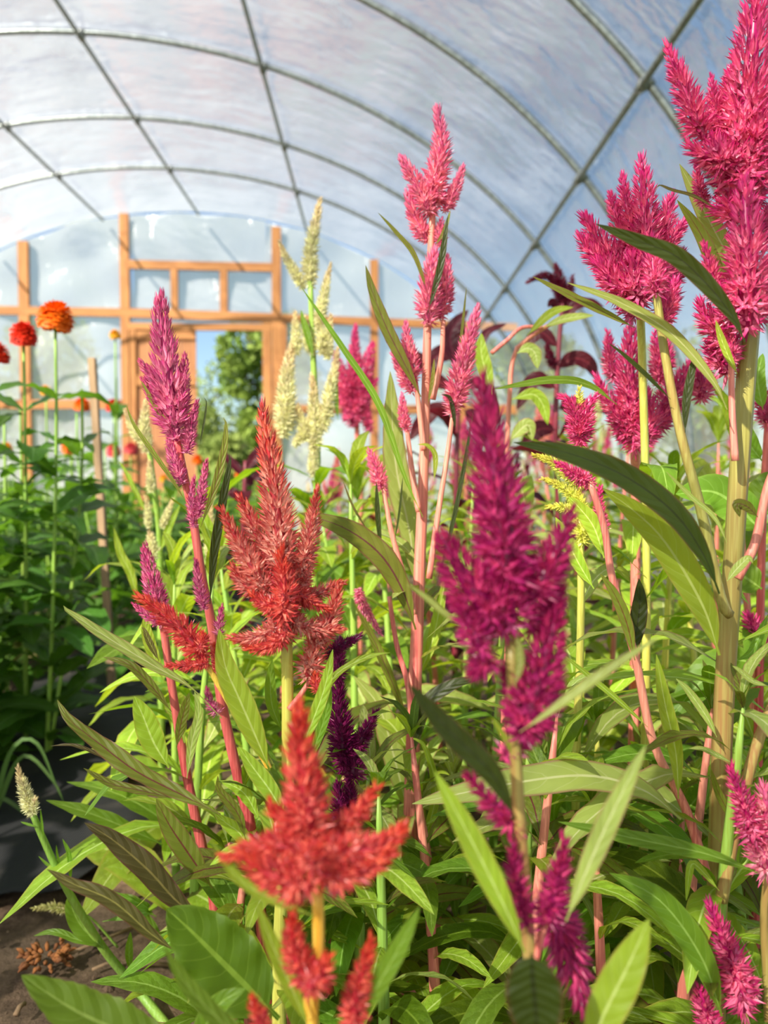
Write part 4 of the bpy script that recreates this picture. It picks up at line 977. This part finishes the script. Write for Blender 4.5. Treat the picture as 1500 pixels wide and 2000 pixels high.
def dark_and_mid():
    p = Plant('celosia', gbase(700, 1000, 1.75), 'hot pink plume standing against the end wall film beside the cream spikes', 'flower plant')
    p.pstem([(695, 790), (700, 900), (705, 1000)], 10, 14, 1.7, 'pink', 1.75, ground=True)
    for a, w in (([(690, 770), (692, 710), (694, 635)], 36), ([(690, 780), (670, 740), (655, 690)], 40), ([(700, 770), (715, 720), (728, 670)], 44), ([(680, 800), (672, 770), (650, 740)], 40), ([(700, 800), (712, 770), (735, 740)], 40), ([(690, 830), (688, 790), (686, 750)], 46), ([(720, 840), (716, 810), (720, 780)], 26)):
        p.pspike(a, w, 1.7, 'hot', .6, fl=.014)
    auto_leaves(p, p.px([(700, 820), (705, 1000)], 1.72, 1.75)+[p.base], 12, .2, ['burg', 'green'], 7)
    for (bx, d, lab, stp, lv, sp) in (
        (890, 1.75, 'burgundy amaranth with broad dark leaves behind the tall pink celosia', [(900, 660), (895, 780), (890, 1000)],
         [([(895, 720), (880, 670), (885, 640), (915, 605)], 46), ([(900, 700), (930, 690), (950, 650), (990, 632)], 26), ([(890, 760), (850, 740), (820, 700), (790, 690)], 44), ([(900, 760), (940, 750), (960, 790), (975, 830)], 44), ([(885, 800), (850, 800), (820, 830), (800, 860)], 46), ([(900, 690), (870, 690), (850, 700), (830, 740)], 50), ([(905, 800), (930, 820), (950, 870)], 46), ([(895, 730), (905, 690), (925, 665)], 40)],
         [([(900, 660), (902, 640), (905, 620)], 20)]),
        (1090, 1.6, 'burgundy amaranth with a drooping dark plume rising against the film', [(1100, 580), (1090, 700), (1085, 850), (1090, 1000)],
         [([(1095, 640), (1120, 600), (1150, 590), (1180, 600)], 30), ([(1090, 680), (1060, 650), (1040, 660), (1020, 690)], 36), ([(1090, 720), (1120, 700), (1150, 710), (1165, 740)], 46), ([(1088, 760), (1050, 740), (1030, 760), (1010, 800)], 44), ([(1088, 800), (1130, 790), (1160, 830)], 46), ([(1095, 610), (1080, 590), (1070, 600)], 26), ([(1086, 840), (1050, 840), (1020, 880)], 50)],
         [([(1098, 590), (1080, 545), (1055, 540), (1030, 552)], 26), ([(1100, 590), (1095, 550), (1085, 518)], 32), ([(1105, 600), (1115, 565), (1118, 540)], 24), ([(1090, 720), (1075, 700), (1068, 670)], 26)]),
        (470, 1.9, 'low burgundy amaranth leaf clump seen past the coral celosia', [(480, 900), (478, 950), (475, 1050)],
         [([(480, 920), (500, 890), (520, 870), (500, 852)], 34), ([(478, 930), (450, 900), (430, 880)], 26), ([(478, 950), (510, 930), (540, 940)], 30), ([(476, 980), (450, 960), (435, 970)], 30)], [])):
        p = Plant('amaranth', gbase(bx, 1000, d), lab, 'plant')
        p.pstem(stp, 9, 14, d, 'burg', ground=True)
        for i, (a, w) in enumerate(lv): p.pleaf(a, w, d+.05*((i % 3)-1), 'burg', .25, shape='ovate')
        for a, w in sp: p.pspike(a, w, d, 'burg', .5, fl=.013)
        auto_leaves(p, p.px(stp[1:], d)+[p.base], 14, .2, 'burg', bx, wr=.45)
    p = Plant('celosia', gbase(985, 1100, 1.2), 'celosia with pink leaf stalks and pale nodding leaves against the film', 'flower plant')
    p.pstem([(1085, 628), (1040, 655), (1005, 690), (995, 780), (988, 920), (985, 1100)], 8, 20, 1.15, 'pink', 1.2, ground=True)
    p.pstem([(1060, 640), (1020, 640), (990, 665), (960, 690)], 7, 9, 1.15, 'pink', name='branch')
    for a, w, m in (([(1060, 640), (1095, 625), (1130, 618), (1160, 616)], 30, 'pale'), ([(1030, 655), (1065, 620), (1090, 605), (1120, 600)], 30, 'lime'), ([(1010, 690), (1030, 680), (1045, 690), (1050, 720)], 44, 'pale'), ([(960, 770), (950, 730), (940, 690), (940, 650)], 52, 'lime'), ([(1000, 780), (1040, 770), (1060, 790), (1070, 830)], 46, 'lime'), ([(995, 860), (1030, 830), (1040, 860)], 50, 'pale')):
        p.pleaf(a, w, 1.12, m, .2)
    auto_leaves(p, p.px([(990, 860), (985, 1100)], 1.15, 1.2)+[p.base], 12, .2, ['lime', 'pale'], 17)
    # broad green leaves on the right behind the tan stem
    p = Plant('celosia', gbase(1480, 1500, .88), 'celosia with broad plain green leaves right behind the thick tan stem', 'flower plant')
    p.pstem([(1500, 820), (1490, 1000), (1485, 1200), (1480, 1500)], 12, 22, .85, 'crim', .88, ground=True)
    for a, w in (([(1490, 1040), (1440, 990), (1390, 960), (1320, 965)], 110), ([(1485, 1010), (1500, 960), (1530, 920)], 100), ([(1488, 1150), (1440, 1120), (1400, 1120)], 90), ([(1488, 900), (1460, 860), (1440, 800)], 50), ([(1485, 1300), (1430, 1290), (1370, 1330), (1310, 1400)], 100), ([(1490, 800), (1480, 740), (1490, 690)], 40)):
        p.pleaf(a, w, .82, 'green', .3, shape='ovate')
    p.pspike([(1500, 830), (1490, 780), (1478, 740)], 44, .85, 'hot', .5); p.pspike([(1490, 1260), (1475, 1230), (1460, 1200)], 54, .8, 'hot', .9)
    auto_leaves(p, p.px([(1490, 1000), (1480, 1500)], .86, .88)+[p.base], 12, .18, ['green', 'lime'], 27)

# ------------------------------------------------------------------ zinnias
def petal_mat(name, a, b): 
    t = NT(name); at = t.n('ShaderNodeAttribute', attribute_name='col'); sp = t.n('ShaderNodeSeparateColor'); t.l(at.outputs[0], sp.inputs[0])
    c = t.mix(sp.outputs[0], lin(*a), lin(*b)); tr = t.n('ShaderNodeBsdfTranslucent'); t.l(c, tr.inputs[0])
    return t.done(t.mixsh(.25, t.pbr(c, .5, 0, .3), tr.outputs[0]))
ZM = {'orange': petal_mat('zinnia_orange', (216, 66, 10), (250, 122, 18)), 'red': petal_mat('zinnia_scarlet', (176, 22, 14), (226, 54, 24)), 'rose': petal_mat('zinnia_rose', (190, 40, 60), (226, 92, 96)), 'yellow': petal_mat('zinnia_gold', (214, 140, 20), (240, 180, 40))}
M_bud = plain('zinnia_calyx', (110, 140, 56), .7)
_z = {}
def zinnia_bloom(col):
    if col in _z: return _z[col]
    r = random.Random(3); v = []; f = []; k = []
    for L in range(11):
        q = L/10; n = int(24-15*q); el = -.75+2.1*q; rad = .80-.12*q
        for i in range(n):
            a = 2*PI*(i+.5*(L % 2))/n+r.uniform(-.08, .08); e = el+r.uniform(-.08, .08)
            h = Vector((math.cos(a), math.sin(a), 0)); s = Vector((-math.sin(a), math.cos(a), 0)); d = h*math.cos(e)+Vector((0, 0, math.sin(e)))
            up = s.cross(d)*-1; c = Vector((0, 0, .10+.30*q))+h*(.22-.12*q); ln = rad*.95*r.uniform(.88, 1.05); w = .17-.05*q; b = len(v)
            for t, ww, z in ((0, .35, 0), (.55, .9, .04), (.88, 1, 0), (1.0, .55, -.06)):
                for sd in (-1, 0, 1): v.append(c+d*ln*t+s*w*ww*sd+up*(z+(.05 if sd == 0 else .0))); k.append((t*.8+r.random()*.2, 0, 0, 1))
            for j in range(3):
                for sd in range(2): f.append((b+j*3+sd, b+j*3+sd+1, b+j*3+sd+4, b+j*3+sd+3))
    _z[col] = make_mesh('bloom', v, f, ZM[col], True, None, k)
    return _z[col]
_cal = []
def calyx():
    if not _cal:
        m = MB(); m.tube([Vector((0, 0, -.34)), Vector((0, 0, -.2)), Vector((0, 0, .05)), Vector((0, 0, .2))], [.08, .26, .40, .3], 12)
        _cal.append(make_mesh('calyx', m.v, m.f, M_bud))
    return _cal[0]
def zinnia(x, y, heads, label, group=None, seed=0, nl=10, ls=.12, spread=.1):
    """heads: list of (top point or None, height, radius, colour)"""
    r = random.Random(seed); pl = Plant('zinnia', (x, y, 0), label, 'flower plant', group)
    for i, (tp, h, rad, col) in enumerate(heads):
        a = r.uniform(0, 6.28); tip = Vector(tp)-pl.base if tp is not None else Vector((math.cos(a)*r.uniform(.03, spread), math.sin(a)*r.uniform(.03, spread), h))
        sp = catmull([Vector((0, 0, -.02)), Vector((tip.x*.55, tip.y*.55, tip.z*.35)), Vector((tip.x*.95, tip.y*.95, tip.z*.75)), tip], 12)
        m = MB(); m.tube(sp, [.005-.0018*j/12 for j in range(13)], 8); m.build('stem', SM['green'], pl.root, True)
        if col:
            put('bloom', zinnia_bloom(col), pl.root, tip+Vector((0, 0, .3*rad)), (r.uniform(-.25, .25), r.uniform(-.35, .1), 1), sc=rad)
            put('calyx', calyx(), pl.root, tip+Vector((0, 0, .3*rad)), (0, 0, 1), sc=rad)
        for j in range(nl):
            t = .12+.80*(j//2+r.random()*.5)/(nl/2); c = sp[min(11, int(t*12))]
            put('leaf', leaf_proto('ovate', r.randrange(4), 'zin'), pl.root, c, yaw=(j % 2)*PI+(j//2)*1.57+seed+r.uniform(-.3, .3), el=r.uniform(-.2, .6), sc=ls*r.uniform(.7, 1.2)*(1.15-.4*t), roll=r.uniform(-.3, .3))
    return pl
def zinnias():
    z1 = P(108, 640, 1.60); z2 = P(46, 668, 1.62); z3 = P(-6, 706, 1.58)
    zinnia(-.72, 1.66, [(z1, 0, .042, 'orange'), (P(160, 760, 1.7), 0, .02, None)], 'tall zinnia with one round bright orange bloom beside the path', None, 1, 24, .16)
    zinnia(-.80, 1.74, [(z2, 0, .032, 'red'), (P(40, 800, 1.75), 0, .02, None)], 'tall zinnia with a red-orange bloom next to the bright orange one', None, 2, 22, .16)
    zinnia(-.86, 1.58, [(z3, 0, .03, 'red')], 'zinnia with a scarlet bloom, lower than the red-orange one beside it', None, 3, 22, .16)
    for i, (px, py, d, c, lab) in enumerate(((160, 800, 3.0, 'orange', 'zinnia with a small orange bloom behind the wooden stake'), (222, 802, 3.1, 'red', 'zinnia with a small scarlet bloom right behind the wooden stake'), (138, 883, 2.8, 'orange', 'short zinnia with a tiny orange bloom left of the wooden stake'), (255, 885, 3.4, 'rose', 'zinnia with a rosy red bloom in front of the door post'), (222, 888, 3.3, 'rose', 'zinnia with a pale rose bloom between stake and door'), (10, 885, 2.2, 'yellow', 'zinnia with a small golden bloom low among the leaves'), (90, 770, 2.7, 'yellow', 'zinnia with a golden bud-like bloom behind the orange one'), (385, 905, 4.4, 'orange', 'zinnia with an orange bloom in front of the open doorway'), (470, 932, 4.2, 'orange', 'zinnia with an orange bloom right of the doorway'), (320, 940, 3.6, 'yellow', 'zinnia with a gold bloom behind the rose-magenta celosia'), (225, 660, 2.9, 'yellow', 'tall thin zinnia with a green-yellow bud beside the door post'))):
        t = P(px, py, d); zinnia(t.x-.03, t.y+.05, [(t, 0, .036 if c != 'yellow' else .024, c), (None, max(.3, t.z-.15), .02, None)], lab, None, 20+i, 12, .15)
    r = random.Random(5); pos = []
    n = 0
    while n < 46:
        y = 1.45+6*r.random()**1.8; X = r.uniform(-2.9, -.78) if y > 1.9 else r.uniform(-1.5, -.86)
        if X < -.58*y-.15 or any((X-a)**2+(y-b)**2 < .16**2 for a, b in pos): continue
        pos.append((X, y)); n += 1
        h = r.uniform(.62, .84) if y < 3.2 else r.uniform(.55, .72)
        zinnia(X, y, [(None, h, .02, None), (None, h*.85, .02, None), (None, h*.7, .02, None)], 'leafy zinnia bush without blooms '+('beside the bright orange zinnia' if y < 1.95 else 'behind the wooden stake' if y < 3.6 and X > -1.5 else 'deep in the shaded bed behind the orange zinnia' if y < 3.6 else 'in the far zinnia bed before the end wall'), 'zinnia bushes left of the path', 100+n, 18, .21, .2)

# ------------------------------------------------------------------ weeds, debris and the trees outside
def shade_zinnias():  # unseen bushes beside the camera, added to cast shade on the path
    r = random.Random(15)
    for i in range(9):
        zinnia(-1.15-.25*(i % 2)+r.uniform(-.05, .05), -.55+.22*i, [(None, r.uniform(.72, .85), .02, None), (None, .65, .02, None), (None, .55, .02, None)], 'unseen leafy zinnia bush added to shade the path, before the orange zinnia', 'zinnia bushes left of the path', 300+i, 18, .21, .2)
def weeds():
    p = Plant('foxtail_grass', on_ground(60, 1420), 'clump of foxtail grass with nodding seed heads at the zinnia bed edge', 'grass'); d = 1.9
    for a in ([(30, 1400), (0, 1300), (20, 1240), (60, 1222)], [(40, 1400), (10, 1320), (30, 1260), (75, 1247)], [(45, 1400), (10, 1350), (25, 1300), (70, 1280)]):
        p.pstem(a[:3], 3, 4, d, 'green'); p.pspike([a[2], ((a[2][0]+a[3][0])/2, a[3][1]+2), a[3]], 17, d, 'bristle', .3, fl=.01)
    for a, w in (([(60, 1430), (120, 1370), (170, 1365), (190, 1385)], 12), ([(30, 1440), (-10, 1400), (90, 1362), (150, 1370)], 11), ([(60, 1440), (90, 1400), (120, 1430), (130, 1470)], 14), ([(40, 1440), (70, 1390), (110, 1320), (155, 1305)], 16), ([(50, 1445), (40, 1380), (70, 1310), (110, 1285)], 12), ([(30, 1440), (60, 1380), (30, 1330), (-20, 1320)], 12)):
        p.pleaf(a, w, d, 'grass', .3, shape='blade')
    p = Plant('grass_tuft', on_ground(-20, 1640), 'tuft of long bluish grass blades arching over the black fabric', 'grass'); d = 1.36
    for a in ([(-20, 1620), (40, 1480), (100, 1520), (130, 1580)], [(-20, 1620), (0, 1560), (60, 1600), (80, 1640)], [(-20, 1620), (20, 1470), (70, 1450), (120, 1560)]):
        p.pleaf(a, 12, d, 'grass', .3, shape='blade')
    b = on_ground(230, 1850)
    p = Plant('foxtail_grass', b, 'single pale foxtail seed head lying sideways by the young cream celosia', 'grass')
    p.stem([P(140, 1775, .98), P(180, 1795, 1.0), b], .0012, .0016, 'green', sides=6); p.pspike([(144, 1778), (105, 1772), (66, 1774)], 19, .98, 'bristle', .3, fl=.008)
    # dried zinnia head on the soil
    c = on_ground(92, 1885); r = random.Random(2); m = MB()
    for i in range(60):
        a = r.uniform(0, 6.28); rr = .028*math.sqrt(r.random()); q = c+Vector((math.cos(a)*rr, math.sin(a)*rr, .006+.010*r.random())); e = q+Vector((math.cos(a)*.010, math.sin(a)*.010, r.uniform(-.004, .008)))
        m.tube([q, (q+e)/2+Vector((0, 0, .002)), e], [.002, .0032, .0008], 5)
    root = empty('dried_flower', c); tag(root, 'brown dried flower head lying on the bare soil', 'dried flower'); m.build('petals', M_dry, root, True, c)
    s_ = MB(); s_.tube([c+Vector((.01, 0, .008)), c+Vector((.05, .03, .010)), c+Vector((.09, .07, .008))], .0025, 6); s_.build('stalk', M_twig, root, True, c)
    for i, (a, b2, w) in enumerate((((180, 1900), (235, 1888), .0022), ((30, 1990), (48, 1968), .003), ((270, 1895), (330, 1893), .0025))):
        A, B = on_ground(*a), on_ground(*b2); m = MB(); m.tube([A+Vector((0, 0, .004)), (A+B)/2+Vector((0, 0, .008)), B+Vector((0, 0, .005))], w, 6)
        tag(m.build('twig', M_twig, None, True), 'short dry twig lying on the bare soil', 'twig', 'dry twigs on the soil')
    v = []; f = []
    for i in range(900):
        x = r.uniform(-.9, .3); y = r.uniform(.7, 1.9)
        if x < -.46 and y > 1.12: continue
        s2 = r.uniform(.002, .009); b0 = len(v)
        for dx, dy, dz in ((1, 0, 0), (0, 1, 0), (-1, 0, 0), (0, -1, 0), (0, 0, .9), (0, 0, -.6)): v.append((x+dx*s2*r.uniform(.6, 1.2), y+dy*s2*r.uniform(.6, 1.2), -.004+dz*s2+s2*.4))
        f += [(b0, b0+1, b0+4), (b0+1, b0+2, b0+4), (b0+2, b0+3, b0+4), (b0+3, b0, b0+4), (b0+1, b0, b0+5), (b0+2, b0+1, b0+5), (b0+3, b0+2, b0+5), (b0, b0+3, b0+5)]
    tag(mesh_obj('soil_crumbs', make_mesh('soil_crumbs', v, f, M_soil, False)), 'loose crumbs of brown soil on the bare ground', 'soil', None, 'stuff')

def tree_leaf_mat(name, a, b):
    t = NT(name); n = t.noise(1.5, t.coord('Object'), 2); c = t.mix(t.ramp(n, .35, .65), lin(*a), lin(*b))
    tr = t.n('ShaderNodeBsdfTranslucent'); t.l(c, tr.inputs[0]); return t.done(t.mixsh(.35, t.pbr(c, .6, 0, .2), tr.outputs[0]))
TL = [tree_leaf_mat('tree_foliage', (128, 148, 66), (96, 122, 50)), tree_leaf_mat('shrub_foliage', (142, 156, 80), (110, 130, 64))]
def trees():
    labs = ['green leafy tree seen through the open doorway', 'tall tree beyond the end wall left of the doorway', 'tree beyond the end wall right of the doorway', 'bushy shrub low in the open doorway', 'distant tree far beyond the greenhouse on the left', 'distant tree far beyond the greenhouse on the right', 'distant tree beyond the doorway, behind the shrub']
    for i, (x, y, h, w, nb, mt) in enumerate(((-2.35, 16.5, 4.6, 2.3, 9, 0), (-8.5, 19, 5.2, 4.2, 10, 0), (3.2, 18, 4.6, 3.6, 10, 0), (-2.6, 13.4, 1.5, 1.7, 6, 1), (-15, 24, 6, 5, 10, 0), (10, 24, 6, 5, 10, 0), (-5.6, 25, 4.2, 4.6, 9, 1))):
        r = random.Random(40+i); pl = Plant('shrub' if 'shrub' in labs[i] else 'tree', (x, y, -.07), labs[i], 'tree' if 'tree' in labs[i] else 'shrub')
        m = MB(); m.tube([Vector((0, 0, -.05)), Vector((.05, 0, h*.3)), Vector((.1, .05, h*.75))], [.03*h, .022*h, .008*h], 8)
        for k in range(6):
            a = k*1.1; z = h*(.3+.08*k); m.tube([Vector((.05, 0, z)), Vector((math.cos(a)*w*.2, math.sin(a)*w*.2, z+h*.1)), Vector((math.cos(a)*w*.38, math.sin(a)*w*.38, z+h*.18))], [.01*h, .007*h, .002*h], 6)
        m.build('trunk', M_bark, pl.root, True)
        rs = np.random.RandomState(i); bl = [(r.uniform(-.3, .3)*w, r.uniform(-.3, .3)*w, h*r.uniform(.28, .85), w*r.uniform(.18, .3)) for _ in range(nb)]
        n = 5200; ci = rs.randint(0, nb, n); B = np.array(bl)[ci]; u = rs.normal(size=(n, 3)); u /= np.linalg.norm(u, axis=1)[:, None]
        c = B[:, :3]+u*(B[:, 3]*rs.uniform(.35, 1, n)**.5)[:, None]; c[:, 2] = np.maximum(c[:, 2], .06)
        a = rs.normal(size=(n, 3)); a /= np.linalg.norm(a, axis=1)[:, None]; b = np.cross(a, rs.normal(size=(n, 3))); b /= np.linalg.norm(b, axis=1)[:, None]
        s2 = rs.uniform(.06, .12, n)[:, None]; V = np.stack([c-a*s2, c+b*s2*.5, c+a*s2, c-b*s2*.5], 1).reshape(-1, 3)
        tag(mesh_obj('foliage', make_mesh('foliage', V, np.arange(4*n).reshape(-1, 4).tolist(), TL[mt]), pl.root), kind='stuff')

filler(); dark_and_mid(); zinnias(); shade_zinnias(); weeds(); trees()
